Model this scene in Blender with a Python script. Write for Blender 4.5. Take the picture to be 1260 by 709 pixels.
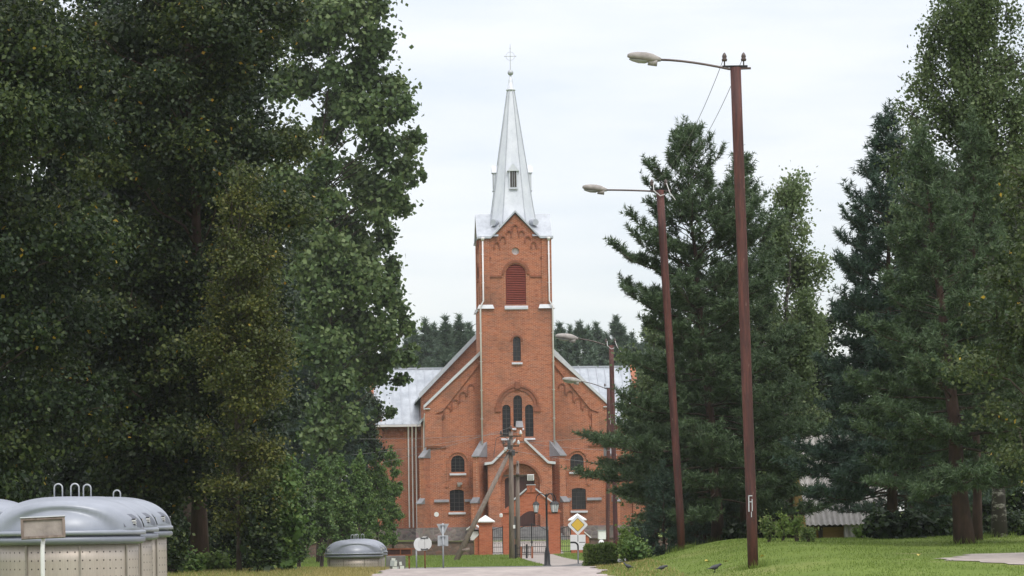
import bpy, bmesh, math, random
import numpy as np
from mathutils import Vector, Matrix
for o in list(bpy.data.objects): bpy.data.objects.remove(o)
C = bpy.context.scene.collection
SC = bpy.context.scene
PI = math.pi
R = math.radians
# ------------------------------------------------------------ camera, sky, sun, exposure
F = 3500.0; ROLL = R(0.8); EYE = 1.6
cam_d = bpy.data.cameras.new('camera'); cam = bpy.data.objects.new('camera', cam_d); C.objects.link(cam)
cam_d.sensor_width = 36; cam_d.lens = F/1260*36
cam_d.shift_y = 295.5/1260
cam_d.clip_start = 0.5; cam_d.clip_end = 6000
cam.matrix_world = Matrix.Translation((0,0,EYE)) @ Matrix.Rotation(R(90),4,'X') @ Matrix.Rotation(-ROLL,4,'Z')
cam_d.shift_x = 0.0
SC.camera = cam
SUN_EL, SUN_AZ = R(54), R(158)      # azimuth measured clockwise from +Y
w = bpy.data.worlds.new('World'); SC.world = w; w.use_nodes = True
nt = w.node_tree; nt.nodes.clear()
def N(t, ty, **kw):
    n = t.nodes.new(ty)
    for k, v in kw.items(): setattr(n, k, v)
    return n
out = N(nt,'ShaderNodeOutputWorld'); add = N(nt,'ShaderNodeAddShader')
sky = N(nt,'ShaderNodeTexSky', sky_type='NISHITA', sun_disc=False, sun_elevation=SUN_EL, sun_rotation=SUN_AZ)
b1 = N(nt,'ShaderNodeBackground'); b1.inputs['Strength'].default_value = 0.05
nt.links.new(sky.outputs[0], b1.inputs[0])
tc = N(nt,'ShaderNodeTexCoord'); sx = N(nt,'ShaderNodeSeparateXYZ'); nt.links.new(tc.outputs['Generated'], sx.inputs[0])
mr = N(nt,'ShaderNodeMapRange'); mr.inputs[1].default_value = 0.0; mr.inputs[2].default_value = 1.0
mr.inputs[3].default_value = 0.54; mr.inputs[4].default_value = 1.8
nt.links.new(sx.outputs['Z'], mr.inputs[0])
mp = N(nt,'ShaderNodeMapping'); mp.inputs['Scale'].default_value = (5,5,26); mp.inputs['Rotation'].default_value=(0,R(6),0)
nt.links.new(tc.outputs['Generated'], mp.inputs[0])
nz = N(nt,'ShaderNodeTexNoise'); nz.inputs['Scale'].default_value = 1.3; nz.inputs['Detail'].default_value = 6; nz.inputs['Roughness'].default_value=0.55
nt.links.new(mp.outputs[0], nz.inputs[0])
cr = N(nt,'ShaderNodeValToRGB')
cr.color_ramp.elements[0].position=0.34; cr.color_ramp.elements[0].color=(0.90,0.915,0.965,1)
cr.color_ramp.elements[1].position=0.68; cr.color_ramp.elements[1].color=(1.12,1.08,1.065,1)
nt.links.new(nz.outputs[0], cr.inputs[0])
b2 = N(nt,'ShaderNodeBackground')
nt.links.new(cr.outputs[0], b2.inputs[0]); nt.links.new(mr.outputs[0], b2.inputs['Strength'])
nt.links.new(b1.outputs[0], add.inputs[0]); nt.links.new(b2.outputs[0], add.inputs[1]); nt.links.new(add.outputs[0], out.inputs['Surface'])
sd = bpy.data.lights.new('sun','SUN'); sd.energy = 1.5; sd.angle = R(12); sd.color = (1,0.95,0.87)
so = bpy.data.objects.new('sun', sd); C.objects.link(so)
dsun = Vector((math.sin(SUN_AZ)*math.cos(SUN_EL), math.cos(SUN_AZ)*math.cos(SUN_EL), math.sin(SUN_EL)))
so.rotation_euler = dsun.to_track_quat('Z','Y').to_euler(); so.location = (20,-20,60)
vs = SC.view_settings; vs.view_transform='Standard'; vs.look='None'; vs.gamma=1; vs.use_curve_mapping=False; vs.exposure = 0.0
SC.cycles.max_bounces = 6; SC.cycles.diffuse_bounces = 3; SC.cycles.glossy_bounces = 2; SC.cycles.transmission_bounces = 3; SC.cycles.transparent_max_bounces = 4
SC.cycles.caustics_reflective = False; SC.cycles.caustics_refractive = False

# ------------------------------------------------------------ helpers
def at(px, py, Y):
    u, v = px-630.0, 650.0-py
    u0 = u*math.cos(ROLL)+v*math.sin(ROLL); v0 = -u*math.sin(ROLL)+v*math.cos(ROLL)
    return Vector((u0*Y/F, Y, EYE+v0*Y/F))
def sstep(a, b, x):
    t = min(1, max(0, (x-a)/(b-a))); return t*t*(3-2*t)
def interp(x, pts):
    return float(np.interp(x, [p[0] for p in pts], [p[1] for p in pts]))
CEN = [(-50,-.3),(0,0),(40,.38),(58,.56),(64,.63),(67,.645),(70,.62),(76,.46),(84,.2),(92,.04),(100,-.02),(140,0),(165,.06),(178,.3),(192,.74),(240,.9),(400,3),(2000,20)]
RGT = [(-50,-.2),(0,.05),(40,.62),(46,.80),(52,.98),(58,1.13),(64,1.22),(72,1.25),(84,1.12),(100,.7),(130,.25),(165,.12),(178,.3),(192,.74),(240,.9),(400,3),(2000,20)]
LFT = [(-50,-.2),(0,.0),(30,.55),(58,.6),(66,.68),(74,.55),(84,.35),(95,.1),(110,0),(140,0),(165,.06),(178,.3),(192,.74),(240,.9),(400,3),(2000,20)]
def zg(x, y):
    c, r, l = interp(y,CEN), interp(y,RGT), interp(y,LFT)
    tr = sstep(1.9, 6.0, x); tl = sstep(-3.2, -6, x)
    z = c*(1-tr)*(1-tl)+r*tr+l*tl*(1-tr)
    if abs(x) > 3.4 and y < 260:
        z += 0.025*math.sin(x*.9+y*.31)*math.sin(y*.23-x*.4)*min(1,(abs(x)-3.4)/2)
    return z
def tag(o, label=None, cat=None, group=None, kind=None):
    if label: o['label']=label
    if cat: o['category']=cat
    if group: o['group']=group
    if kind: o['kind']=kind
    return o
def empty(name, loc=(0,0,0), rz=0, label=None, cat=None, group=None):
    o = bpy.data.objects.new(name, None); C.objects.link(o); o.location = loc; o.rotation_euler=(0,0,rz)
    o.empty_display_size=.2
    return tag(o,label,cat,group)
def copy_tree(o, parent=None):
    c = o.copy(); C.objects.link(c)
    if parent: c.parent = parent
    for ch in list(o.children): copy_tree(ch, c)
    return c
class MB:
    def __init__(s): s.v=[]; s.f=[]
    def add(s, vs, fs):
        b=len(s.v); s.v+= [tuple(p) for p in vs]; s.f += [tuple(i+b for i in f) for f in fs]; return s
    def box(s, x0,x1,y0,y1,z0,z1, M=None):
        vs=[Vector(p) for p in ((x0,y0,z0),(x1,y0,z0),(x1,y1,z0),(x0,y1,z0),(x0,y0,z1),(x1,y0,z1),(x1,y1,z1),(x0,y1,z1))]
        if M: vs=[M@p for p in vs]
        return s.add(vs,[(3,2,1,0),(4,5,6,7),(0,1,5,4),(1,2,6,5),(2,3,7,6),(3,0,4,7)])
    def hexa(s, vs):   # eight points, bottom ring then top ring
        return s.add(vs,[(3,2,1,0),(4,5,6,7),(0,1,5,4),(1,2,6,5),(2,3,7,6),(3,0,4,7)])
    def prism(s, poly, y0, y1, M=None):   # poly in x,z extruded along y
        n=len(poly); vs=[Vector((p[0],y0,p[1])) for p in poly]+[Vector((p[0],y1,p[1])) for p in poly]
        if M: vs=[M@p for p in vs]
        fs=[tuple(range(n)), tuple(range(2*n-1,n-1,-1))]
        fs+=[(i,i+n,(i+1)%n+n,(i+1)%n) for i in range(n)]
        return s.add(vs,fs)
    def tube(s, pts, rad, n=8, cap=True):
        pts=[Vector(p) for p in pts]
        if not hasattr(rad,'__len__'): rad=[rad]*len(pts)
        vs=[]; fs=[]; prev=None
        for i,p in enumerate(pts):
            d=(pts[min(i+1,len(pts)-1)]-pts[max(i-1,0)])
            if d.length<1e-9: d=Vector((0,0,1))
            d.normalize()
            if prev is None:
                a=Vector((0,0,1)) if abs(d.z)<.9 else Vector((1,0,0))
                u=d.cross(a).normalized()
            else:
                u=(prev-d*prev.dot(d))
                u = u.normalized() if u.length>1e-6 else d.orthogonal().normalized()
            prev=u; v=d.cross(u)
            for k in range(n):
                t=2*PI*k/n; vs.append(p+(u*math.cos(t)+v*math.sin(t))*rad[i])
        for i in range(len(pts)-1):
            for k in range(n):
                a=i*n+k; b=i*n+(k+1)%n; fs.append((a,b,b+n,a+n))
        if cap:
            fs.append(tuple(range(n-1,-1,-1))); m=(len(pts)-1)*n; fs.append(tuple(range(m,m+n)))
        return s.add(vs,fs)
    def lathe(s, prof, n=24, c=(0,0,0), M=None):
        vs=[]; fs=[]
        for r,z in prof:
            for k in range(n):
                t=2*PI*k/n; p=Vector((c[0]+r*math.cos(t),c[1]+r*math.sin(t),c[2]+z)); vs.append(M@p if M else p)
        for i in range(len(prof)-1):
            for k in range(n):
                a=i*n+k; b=i*n+(k+1)%n; fs.append((a,b,b+n,a+n))
        fs.append(tuple(range(n-1,-1,-1))); m=(len(prof)-1)*n; fs.append(tuple(range(m,m+n)))
        return s.add(vs,fs)
    def build(s, name, mat, parent=None, smooth=False, bevel=0):
        me=bpy.data.meshes.new(name); me.from_pydata(s.v,[],s.f); me.update()
        me.materials.append(mat)
        bm=bmesh.new(); bm.from_mesh(me); bmesh.ops.recalc_face_normals(bm, faces=bm.faces); bm.to_mesh(me); bm.free()
        if smooth: me.polygons.foreach_set('use_smooth',[True]*len(me.polygons))
        o=bpy.data.objects.new(name,me); C.objects.link(o)
        if parent: o.parent=parent
        if bevel:
            m=o.modifiers.new('bevel','BEVEL'); m.width=bevel; m.segments=2; m.limit_method='ANGLE'
        return o
def pieces(b, name, mat, parent=None, eps=.015, smooth=False):
    """one object for each group of touching solids"""
    n=len(b.v); par=list(range(n))
    def find(i):
        while par[i]!=i: par[i]=par[par[i]]; i=par[i]
        return i
    for f in b.f:
        r=find(f[0])
        for i in f[1:]: par[find(i)]=r
    isl={}
    for i in range(n): isl.setdefault(find(i),[]).append(i)
    A=np.array(b.v); keys=list(isl); lo=[A[isl[k]].min(0)-eps for k in keys]; hi=[A[isl[k]].max(0)+eps for k in keys]
    g=list(range(len(keys)))
    def fg(i):
        while g[i]!=i: i=g[i]
        return i
    for i in range(len(keys)):
        for j in range(i):
            if (lo[i]<=hi[j]).all() and (lo[j]<=hi[i]).all(): g[fg(i)]=fg(j)
    own={}
    for q,k in enumerate(keys):
        for i in isl[k]: own[i]=fg(q)
    out=[]
    for q in sorted(set(own.values())):
        p=MB(); mp={}
        for i in range(n):
            if own[i]==q: mp[i]=len(p.v); p.v.append(b.v[i])
        p.f=[tuple(mp[i] for i in f) for f in b.f if own[f[0]]==q]
        out.append(p.build(name,mat,parent,smooth))
    return out
def np_mesh(name, V, k, mat, tint=None, parent=None):
    """V: (n,k,3) array of separate k-gons."""
    n=V.shape[0]; me=bpy.data.meshes.new(name)
    me.vertices.add(n*k); me.vertices.foreach_set('co', V.astype(np.float32).ravel())
    me.loops.add(n*k); me.loops.foreach_set('vertex_index', np.arange(n*k,dtype=np.int32))
    me.polygons.add(n); me.polygons.foreach_set('loop_start', np.arange(0,n*k,k,dtype=np.int32))
    me.polygons.foreach_set('loop_total', np.full(n,k,dtype=np.int32))
    me.update(calc_edges=True)
    if tint is not None:
        a=me.attributes.new('tint','FLOAT','FACE'); a.data.foreach_set('value', tint.astype(np.float32))
    me.materials.append(mat)
    o=bpy.data.objects.new(name,me); C.objects.link(o)
    if parent: o.parent=parent
    return o

# ------------------------------------------------------------ materials
def new_mat(name):
    m=bpy.data.materials.new(name); m.use_nodes=True; t=m.node_tree; t.nodes.clear()
    o=N(t,'ShaderNodeOutputMaterial'); p=N(t,'ShaderNodeBsdfPrincipled'); t.links.new(p.outputs[0],o.inputs[0])
    return m,t,p
def ramp(t, fac, cols):
    r=N(t,'ShaderNodeValToRGB'); e=r.color_ramp.elements
    while len(e)<len(cols): e.new(.5)
    for i,(p,c) in enumerate(cols): e[i].position=p; e[i].color=(*c,1)
    t.links.new(fac,r.inputs[0]); return r.outputs[0]
def noise(t, vec, scale, detail=4, rough=.6, sc=(1,1,1)):
    mp=N(t,'ShaderNodeMapping'); mp.inputs['Scale'].default_value=sc; t.links.new(vec,mp.inputs[0])
    n=N(t,'ShaderNodeTexNoise'); n.inputs['Scale'].default_value=scale; n.inputs['Detail'].default_value=detail; n.inputs['Roughness'].default_value=rough
    t.links.new(mp.outputs[0],n.inputs[0]); return n.outputs[0]
def mix(t, fac, a, b, mode='MIX'):
    m=N(t,'ShaderNodeMixRGB', blend_type=mode)
    if isinstance(fac,(int,float)): m.inputs[0].default_value=fac
    else: t.links.new(fac,m.inputs[0])
    for i,c in ((1,a),(2,b)):
        if isinstance(c,tuple): m.inputs[i].default_value=(*c,1)
        else: t.links.new(c,m.inputs[i])
    return m.outputs[0]
def bump(t, p, h, strength=.3, dist=.02):
    b=N(t,'ShaderNodeBump'); b.inputs['Strength'].default_value=strength; b.inputs['Distance'].default_value=dist
    t.links.new(h,b.inputs['Height']); t.links.new(b.outputs[0],p.inputs['Normal'])
def objco(t): return N(t,'ShaderNodeTexCoord').outputs['Object']
def speck(name, c1, c2, scale=6, rough=.7, metal=0, bmp=.15, sc=(1,1,1), spec=.4):
    m,t,p=new_mat(name); co=objco(t); n=noise(t,co,scale,5,.65,sc)
    n2=noise(t,co,scale*.21,3,.6,sc)
    c=mix(t,.35,ramp(t,n,[(.35,c1),(.65,c2)]),ramp(t,n2,[(.38,c1),(.62,c2)]))
    t.links.new(c,p.inputs['Base Color']); p.inputs['Roughness'].default_value=rough; p.inputs['Metallic'].default_value=metal
    p.inputs['Specular IOR Level'].default_value=spec
    if bmp: bump(t,p,n,bmp)
    return m
def brick_mat(name, base, dark, light, mortar, stain=(.10,.07,.055)):
    m,t,p=new_mat(name); co=objco(t); s=N(t,'ShaderNodeSeparateXYZ'); t.links.new(co,s.inputs[0])
    a=N(t,'ShaderNodeMath',operation='ADD'); t.links.new(s.outputs[0],a.inputs[0]); t.links.new(s.outputs[1],a.inputs[1])
    cv=N(t,'ShaderNodeCombineXYZ'); t.links.new(a.outputs[0],cv.inputs[0]); t.links.new(s.outputs[2],cv.inputs[1])
    b=N(t,'ShaderNodeTexBrick'); t.links.new(cv.outputs[0],b.inputs[0])
    b.inputs['Scale'].default_value=1; b.inputs['Brick Width'].default_value=.26; b.inputs['Row Height'].default_value=.085; b.inputs['Mortar Size'].default_value=.009
    b.inputs['Color1'].default_value=(*base,1); b.inputs['Color2'].default_value=(*dark,1); b.inputs['Mortar'].default_value=(*mortar,1); b.inputs['Bias'].default_value=-.25
    n1=noise(t,co,1.1,6,.75,(1,1,4.5)); n2=noise(t,co,.35,5,.65); n3=noise(t,co,3.2,4,.75,(1,1,3.4))
    c=mix(t,ramp(t,n1,[(.42,(0,0,0)),(.66,(.75,.75,.75))]),b.outputs['Color'],light)
    c=mix(t,ramp(t,n3,[(.52,(0,0,0)),(.66,(.75,.75,.75))]),c,dark)
    c=mix(t,ramp(t,n2,[(.48,(0,0,0)),(.74,(.65,.65,.65))]),c,stain)
    # pale efflorescence in flat horizontal flecks
    n4=noise(t,co,2.2,5,.75,(1,1,6)); c=mix(t,ramp(t,n4,[(.61,(0,0,0)),(.71,(.5,.5,.5))]),c,(.52,.40,.33))
    t.links.new(c,p.inputs['Base Color']); p.inputs['Roughness'].default_value=.9; p.inputs['Specular IOR Level'].default_value=.2
    bump(t,p,n3,.25,.02)
    return m
def leaf_mat(name, cols, trans=.35, rough=.5, spec=.3):
    m=bpy.data.materials.new(name); m.use_nodes=True; t=m.node_tree; t.nodes.clear()
    o=N(t,'ShaderNodeOutputMaterial'); p=N(t,'ShaderNodeBsdfPrincipled'); tr=N(t,'ShaderNodeBsdfTranslucent'); mx=N(t,'ShaderNodeMixShader')
    a=N(t,'ShaderNodeAttribute',attribute_name='tint'); c=ramp(t,a.outputs['Fac'],cols)
    t.links.new(c,p.inputs['Base Color']); p.inputs['Roughness'].default_value=rough; p.inputs['Specular IOR Level'].default_value=spec
    h=N(t,'ShaderNodeHueSaturation'); h.inputs['Value'].default_value=1.25; h.inputs['Hue'].default_value=.495; t.links.new(c,h.inputs['Color'])
    t.links.new(h.outputs[0],tr.inputs['Color'])
    mx.inputs[0].default_value=trans; t.links.new(p.outputs[0],mx.inputs[1]); t.links.new(tr.outputs[0],mx.inputs[2]); t.links.new(mx.outputs[0],o.inputs[0])
    return m
M={}
M['brick']=brick_mat('church_brick',(.37,.110,.049),(.19,.055,.030),(.47,.165,.080),(.50,.36,.28))
M['brick2']=brick_mat('gate_brick',(.44,.125,.060),(.30,.075,.038),(.50,.16,.085),(.42,.22,.15),(.33,.11,.06))
M['brick_dark']=brick_mat('relief_brick',(.26,.085,.045),(.18,.06,.035),(.33,.11,.06),(.24,.15,.11))
def stone_mat(name, cols, joint, scale):
    m,t,p=new_mat(name); co=objco(t); mp=N(t,'ShaderNodeMapping'); mp.inputs['Scale'].default_value=(1,1,1.35); t.links.new(co,mp.inputs[0])
    v=N(t,'ShaderNodeTexVoronoi'); v.inputs['Scale'].default_value=scale; t.links.new(mp.outputs[0],v.inputs['Vector'])
    e=N(t,'ShaderNodeTexVoronoi',feature='DISTANCE_TO_EDGE'); e.inputs['Scale'].default_value=scale; t.links.new(mp.outputs[0],e.inputs['Vector'])
    sx=N(t,'ShaderNodeSeparateColor'); t.links.new(v.outputs['Color'],sx.inputs[0])
    c=ramp(t,sx.outputs[0],[(i/(len(cols)-1),k) for i,k in enumerate(cols)]); n=noise(t,co,9,4,.7); c=mix(t,.3,c,ramp(t,n,[(.35,cols[0]),(.65,cols[-1])]))
    c=mix(t,ramp(t,e.outputs['Distance'],[(.03,(1,1,1)),(.09,(0,0,0))]),c,joint)
    t.links.new(c,p.inputs['Base Color']); p.inputs['Roughness'].default_value=.92; bump(t,p,e.outputs['Distance'],.8,.06); return m
M['stone']=stone_mat('field_stone',[(.09,.085,.085),(.22,.18,.16),(.16,.15,.15),(.30,.25,.22),(.26,.16,.19)],(.23,.205,.185),2.7)
M['wallstone']=stone_mat('wall_stone',[(.08,.055,.045),(.17,.11,.085),(.13,.09,.075),(.22,.145,.115),(.19,.10,.075)],(.12,.095,.08),2.8)
M['steps']=speck('step_stone',(.13,.125,.125),(.26,.25,.245),3,.9,0,.3)
def metal_roof(name, ca, cb, axis='x', step=.55):
    m,t,p=new_mat(name); co=objco(t); n=noise(t,co,1.2,5,.7,(1,1,.5)); n2=noise(t,co,7,3,.6)
    c=ramp(t,n,[(.35,ca),(.65,cb)])
    c=mix(t,ramp(t,n2,[(.6,(0,0,0)),(.75,(.5,.5,.5))]),c,tuple(x*.8 for x in ca))
    t.links.new(c,p.inputs['Base Color']); p.inputs['Roughness'].default_value=.42; p.inputs['Metallic'].default_value=.25
    bump(t,p,n2,.12,.02); return m
M['roof']=metal_roof('roof_sheet',(.31,.34,.375),(.46,.49,.525))
M['spire']=metal_roof('spire_sheet',(.54,.57,.615),(.68,.705,.74))
M['belfry']=metal_roof('belfry_sheet',(.36,.385,.42),(.52,.55,.59))
M['seam']=speck('seam_metal',(.36,.39,.43),(.48,.5,.54),4,.5,.2,0)
M['coping']=speck('coping_metal',(.47,.49,.52),(.60,.61,.63),3,.5,.1,.05)
M['ledge']=speck('ledge_metal',(.16,.16,.17),(.27,.27,.285),2,.6,.1,.05)
M['louvre']=speck('louvre_paint',(.22,.045,.03),(.30,.065,.045),5,.7)
M['glass']=speck('window_glass',(.008,.009,.012),(.03,.03,.035),.8,.12,0,0)
M['bars']=speck('window_bars',(.03,.025,.025),(.06,.05,.045),4,.6)
M['door']=speck('door_wood',(.035,.014,.012),(.07,.025,.02),3,.6,0,.2,(6,6,.6))
M['pipe']=speck('pipe_metal',(.62,.6,.6),(.74,.72,.71),2,.5,.2,0)
M['iron']=speck('black_iron',(.008,.008,.009),(.018,.018,.02),6,.45)
M['white']=speck('white_paint',(.70,.70,.69),(.82,.82,.81),4,.5)
M['lantern']=speck('lantern_glass',(.62,.64,.62),(.75,.76,.74),3,.3)
M['polered']=None
def pole_paint():
    m,t,p=new_mat('oxide_red_pole'); co=objco(t)
    n=noise(t,co,2.2,6,.75,(9,9,.8)); n2=noise(t,co,1.1,4,.6,(5,5,.5)); n3=noise(t,co,3.5,5,.8,(8,8,.9))
    c=mix(t,ramp(t,n,[(.4,(0,0,0)),(.65,(.9,.9,.9))]),ramp(t,n2,[(.35,(.062,.019,.017)),(.65,(.14,.044,.032))]),(.038,.014,.013))
    c=mix(t,ramp(t,n3,[(.63,(0,0,0)),(.69,(.75,.75,.75))]),c,(.33,.22,.17))
    t.links.new(c,p.inputs['Base Color']); p.inputs['Roughness'].default_value=.7; bump(t,p,n,.3,.01); return m
M['polered']=pole_paint()
M['oldwood']=speck('weathered_wood',(.13,.10,.085),(.28,.225,.19),3,.9,0,.4,(7,7,.5))
M['galv']=speck('galvanised_steel',(.38,.4,.42),(.5,.52,.54),5,.5,.4,0)
M['rust']=speck('rusty_steel',(.16,.05,.025),(.30,.10,.045),7,.85)
M['lamp_head']=speck('lamp_housing',(.20,.18,.165),(.40,.37,.34),9,.6,0,.1)
M['lamp_lens']=speck('lamp_lens',(.30,.30,.29),(.42,.42,.41),3,.25,0,0)
M['wire']=speck('wire_cable',(.20,.20,.21),(.28,.28,.29),2,.6,0,0)
M['wiredark']=speck('dark_cable',(.04,.04,.045),(.08,.08,.085),2,.6,0,0)
M['ceramic']=speck('insulator_ceramic',(.06,.04,.035),(.12,.085,.075),5,.3)
M['ceramicw']=speck('white_ceramic',(.6,.6,.6),(.75,.75,.75),5,.3)
M['signback']=speck('sign_back',(.46,.48,.50),(.56,.58,.6),4,.5,.25,0)
M['yellow']=speck('sign_yellow',(.72,.47,.06),(.78,.52,.08),3,.4,0,0)
M['signwhite']=speck('sign_white',(.74,.74,.72),(.82,.82,.80),3,.4,0,0)
M['black']=speck('sign_black',(.012,.012,.013),(.02,.02,.02),3,.5,0,0)
M['lid']=speck('lid_plastic',(.225,.245,.285),(.325,.35,.40),2.2,.40,.15,.02,(1,1,1),.55)
M['lidband']=speck('lid_band_plastic',(.20,.215,.26),(.25,.265,.31),1.5,.4,.1,.02)
M['lidslot']=speck('lid_slot_plastic',(.10,.11,.135),(.15,.16,.19),1.5,.5,0,.02)
M['binseam']=speck('bin_seam',(.26,.23,.20),(.33,.30,.26),4,.5,.4,0)
M['leafdry']=speck('dry_leaf',(.55,.42,.08),(.70,.58,.2),8,.7,0,0)
M['bird']=speck('dark_feathers',(.03,.032,.04),(.075,.075,.085),30,.6,0,.1)
M['bark_pine']=speck('pine_bark',(.035,.024,.02),(.085,.05,.038),5,.95,0,.6,(2,2,.6))
M['bark_dark']=speck('dark_bark',(.035,.027,.021),(.10,.075,.058),5,.95,0,.6,(3,3,.6))
M['bark_red']=speck('reddish_bark',(.04,.025,.02),(.095,.055,.042),5,.95,0,.6,(4,4,.5))
def birch_bark():
    m,t,p=new_mat('birch_bark'); co=objco(t); n=noise(t,co,1.6,5,.7,(1.5,1.5,3)); n2=noise(t,co,9,4,.7,(.5,.5,3))
    c=ramp(t,n,[(.53,(.05,.042,.038)),(.64,(.48,.45,.42))]); c=mix(t,ramp(t,n2,[(.6,(0,0,0)),(.68,(1,1,1))]),c,(.05,.04,.035))
    t.links.new(c,p.inputs['Base Color']); p.inputs['Roughness'].default_value=.8; return m
M['bark_birch']=birch_bark()
def bin_steel():
    m,t,p=new_mat('perforated_steel'); co=objco(t); s=N(t,'ShaderNodeSeparateXYZ'); t.links.new(co,s.inputs[0])
    at2=N(t,'ShaderNodeMath',operation='ARCTAN2'); t.links.new(s.outputs[1],at2.inputs[0]); t.links.new(s.outputs[0],at2.inputs[1])
    mu=N(t,'ShaderNodeMath',operation='MULTIPLY'); t.links.new(at2.outputs[0],mu.inputs[0]); mu.inputs[1].default_value=.8/.085
    mz=N(t,'ShaderNodeMath',operation='MULTIPLY'); t.links.new(s.outputs[2],mz.inputs[0]); mz.inputs[1].default_value=1/.095
    def frac(x):
        f=N(t,'ShaderNodeMath',operation='FRACT'); t.links.new(x,f.inputs[0]); q=N(t,'ShaderNodeMath',operation='SUBTRACT'); t.links.new(f.outputs[0],q.inputs[0]); q.inputs[1].default_value=.5
        r=N(t,'ShaderNodeMath',operation='POWER'); t.links.new(q.outputs[0],r.inputs[0]); r.inputs[1].default_value=2; return r.outputs[0]
    d=N(t,'ShaderNodeMath',operation='ADD'); t.links.new(frac(mu.outputs[0]),d.inputs[0]); t.links.new(frac(mz.outputs[0]),d.inputs[1])
    lt=N(t,'ShaderNodeMath',operation='LESS_THAN'); t.links.new(d.outputs[0],lt.inputs[0]); lt.inputs[1].default_value=.011
    n=noise(t,co,1.4,4,.6,(1,1,.15)); n2=noise(t,co,25,3,.6,(4,4,.3))
    c=ramp(t,n,[(.35,(.40,.34,.29)),(.65,(.52,.46,.40))]); c=mix(t,.12,c,ramp(t,n2,[(.4,(.2,.18,.16)),(.6,(.6,.55,.5))]))
    c=mix(t,lt.outputs[0],c,(.06,.05,.045))
    t.links.new(c,p.inputs['Base Color']); p.inputs['Roughness'].default_value=.52; p.inputs['Metallic'].default_value=.5; return m
M['binsteel']=bin_steel()
G=(.042,.075,.020)
def lm(name, a,b,c,d=None, trans=.24):
    cols=[(0,a),(.5,b),(.93,c)]
    if d: cols.append((.965,d))
    r=leaf_mat(name,cols,trans)
    if d: pass
    return r
M['linden']=lm('linden_leaves',(.011,.024,.009),(.026,.048,.014),(.078,.108,.028),(.38,.26,.03))
M['maple']=lm('maple_leaves',(.013,.026,.009),(.030,.052,.014),(.09,.116,.028),(.40,.24,.03))
M['deepgreen']=lm('deep_leaves',(.012,.025,.010),(.022,.042,.014),(.042,.068,.02))
M['birchyel']=lm('yellowing_leaves',(.045,.062,.014),(.078,.098,.022),(.15,.155,.036),(.33,.24,.04))
M['poplar']=lm('poplar_leaves',(.055,.095,.032),(.088,.14,.047),(.15,.20,.075))
M['youngleaf']=lm('young_tree_leaves',(.055,.108,.026),(.095,.165,.042),(.165,.235,.065))
M['fresh']=lm('fresh_leaves',(.09,.15,.032),(.14,.21,.05),(.21,.28,.075),None,.4)
M['weed']=lm('weed_leaves',(.08,.13,.035),(.13,.19,.055),(.22,.26,.09),None,.4)
M['birch']=lm('birch_leaves',(.068,.105,.040),(.105,.15,.057),(.16,.205,.085))
M['birchpale']=lm('pale_birch_leaves',(.10,.15,.06),(.145,.20,.085),(.21,.26,.12),None,.4)
M['elm']=lm('yellow_fleck_leaves',(.034,.055,.018),(.054,.080,.024),(.09,.115,.035),(.50,.34,.04))
M['pine']=lm('pine_needles',(.050,.084,.040),(.074,.120,.055),(.12,.17,.08),None,.15)
M['pineblue']=lm('blue_pine_needles',(.034,.064,.044),(.052,.092,.062),(.082,.13,.086),None,.15)
M['spruce']=lm('spruce_needles',(.045,.075,.055),(.064,.105,.075),(.10,.145,.105),None,.15)
M['farpine']=lm('forest_needles',(.055,.088,.058),(.082,.125,.080),(.12,.17,.11),None,.15)
M['grass']=lm('grass_blades',(.11,.168,.028),(.152,.218,.039),(.215,.28,.068),None,.35)
M['drygrass']=lm('dry_grass_blades',(.22,.2,.06),(.36,.30,.11),(.50,.41,.19),None,.3)

def ground_mat():
    m,t,p=new_mat('lawn'); g=N(t,'ShaderNodeNewGeometry'); co=g.outputs['Position']
    n1=noise(t,co,.55,5,.65); n2=noise(t,co,4.5,5,.7); n3=noise(t,co,30,3,.7); n4=noise(t,co,.22,4,.6,(1,.5,1))
    c=ramp(t,n1,[(.34,(.09,.148,.026)),(.66,(.165,.228,.044))])
    c=mix(t,.45,c,ramp(t,n2,[(.34,(.085,.13,.023)),(.66,(.20,.25,.055))]))
    c=mix(t,.35,c,ramp(t,n3,[(.36,(.08,.12,.02)),(.64,(.20,.26,.058))]))
    c=mix(t,ramp(t,n4,[(.52,(0,0,0)),(.66,(.5,.5,.5))]),c,(.27,.265,.095)); n5=noise(t,co,.8,4,.7,(1,2.2,1)); c=mix(t,ramp(t,n5,[(.62,(0,0,0)),(.70,(.7,.7,.7))]),c,(.30,.26,.14))
    t.links.new(c,p.inputs['Base Color']); p.inputs['Roughness'].default_value=.95; p.inputs['Specular IOR Level'].default_value=.15
    bump(t,p,n3,.5,.05); return m
M['ground']=ground_mat()
M['road']=speck('pale_road',(.29,.25,.235),(.50,.44,.41),2.0,.95,0,.3,(1,.22,1))
M['asphalt']=speck('worn_asphalt',(.10,.098,.095),(.16,.155,.15),5,.95,0,.3)
M['path']=speck('gravel_path',(.22,.19,.17),(.37,.325,.29),6,.95,0,.4)
M['dirt']=speck('bare_dirt',(.30,.255,.225),(.44,.39,.35),4,.95,0,.4)

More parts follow.
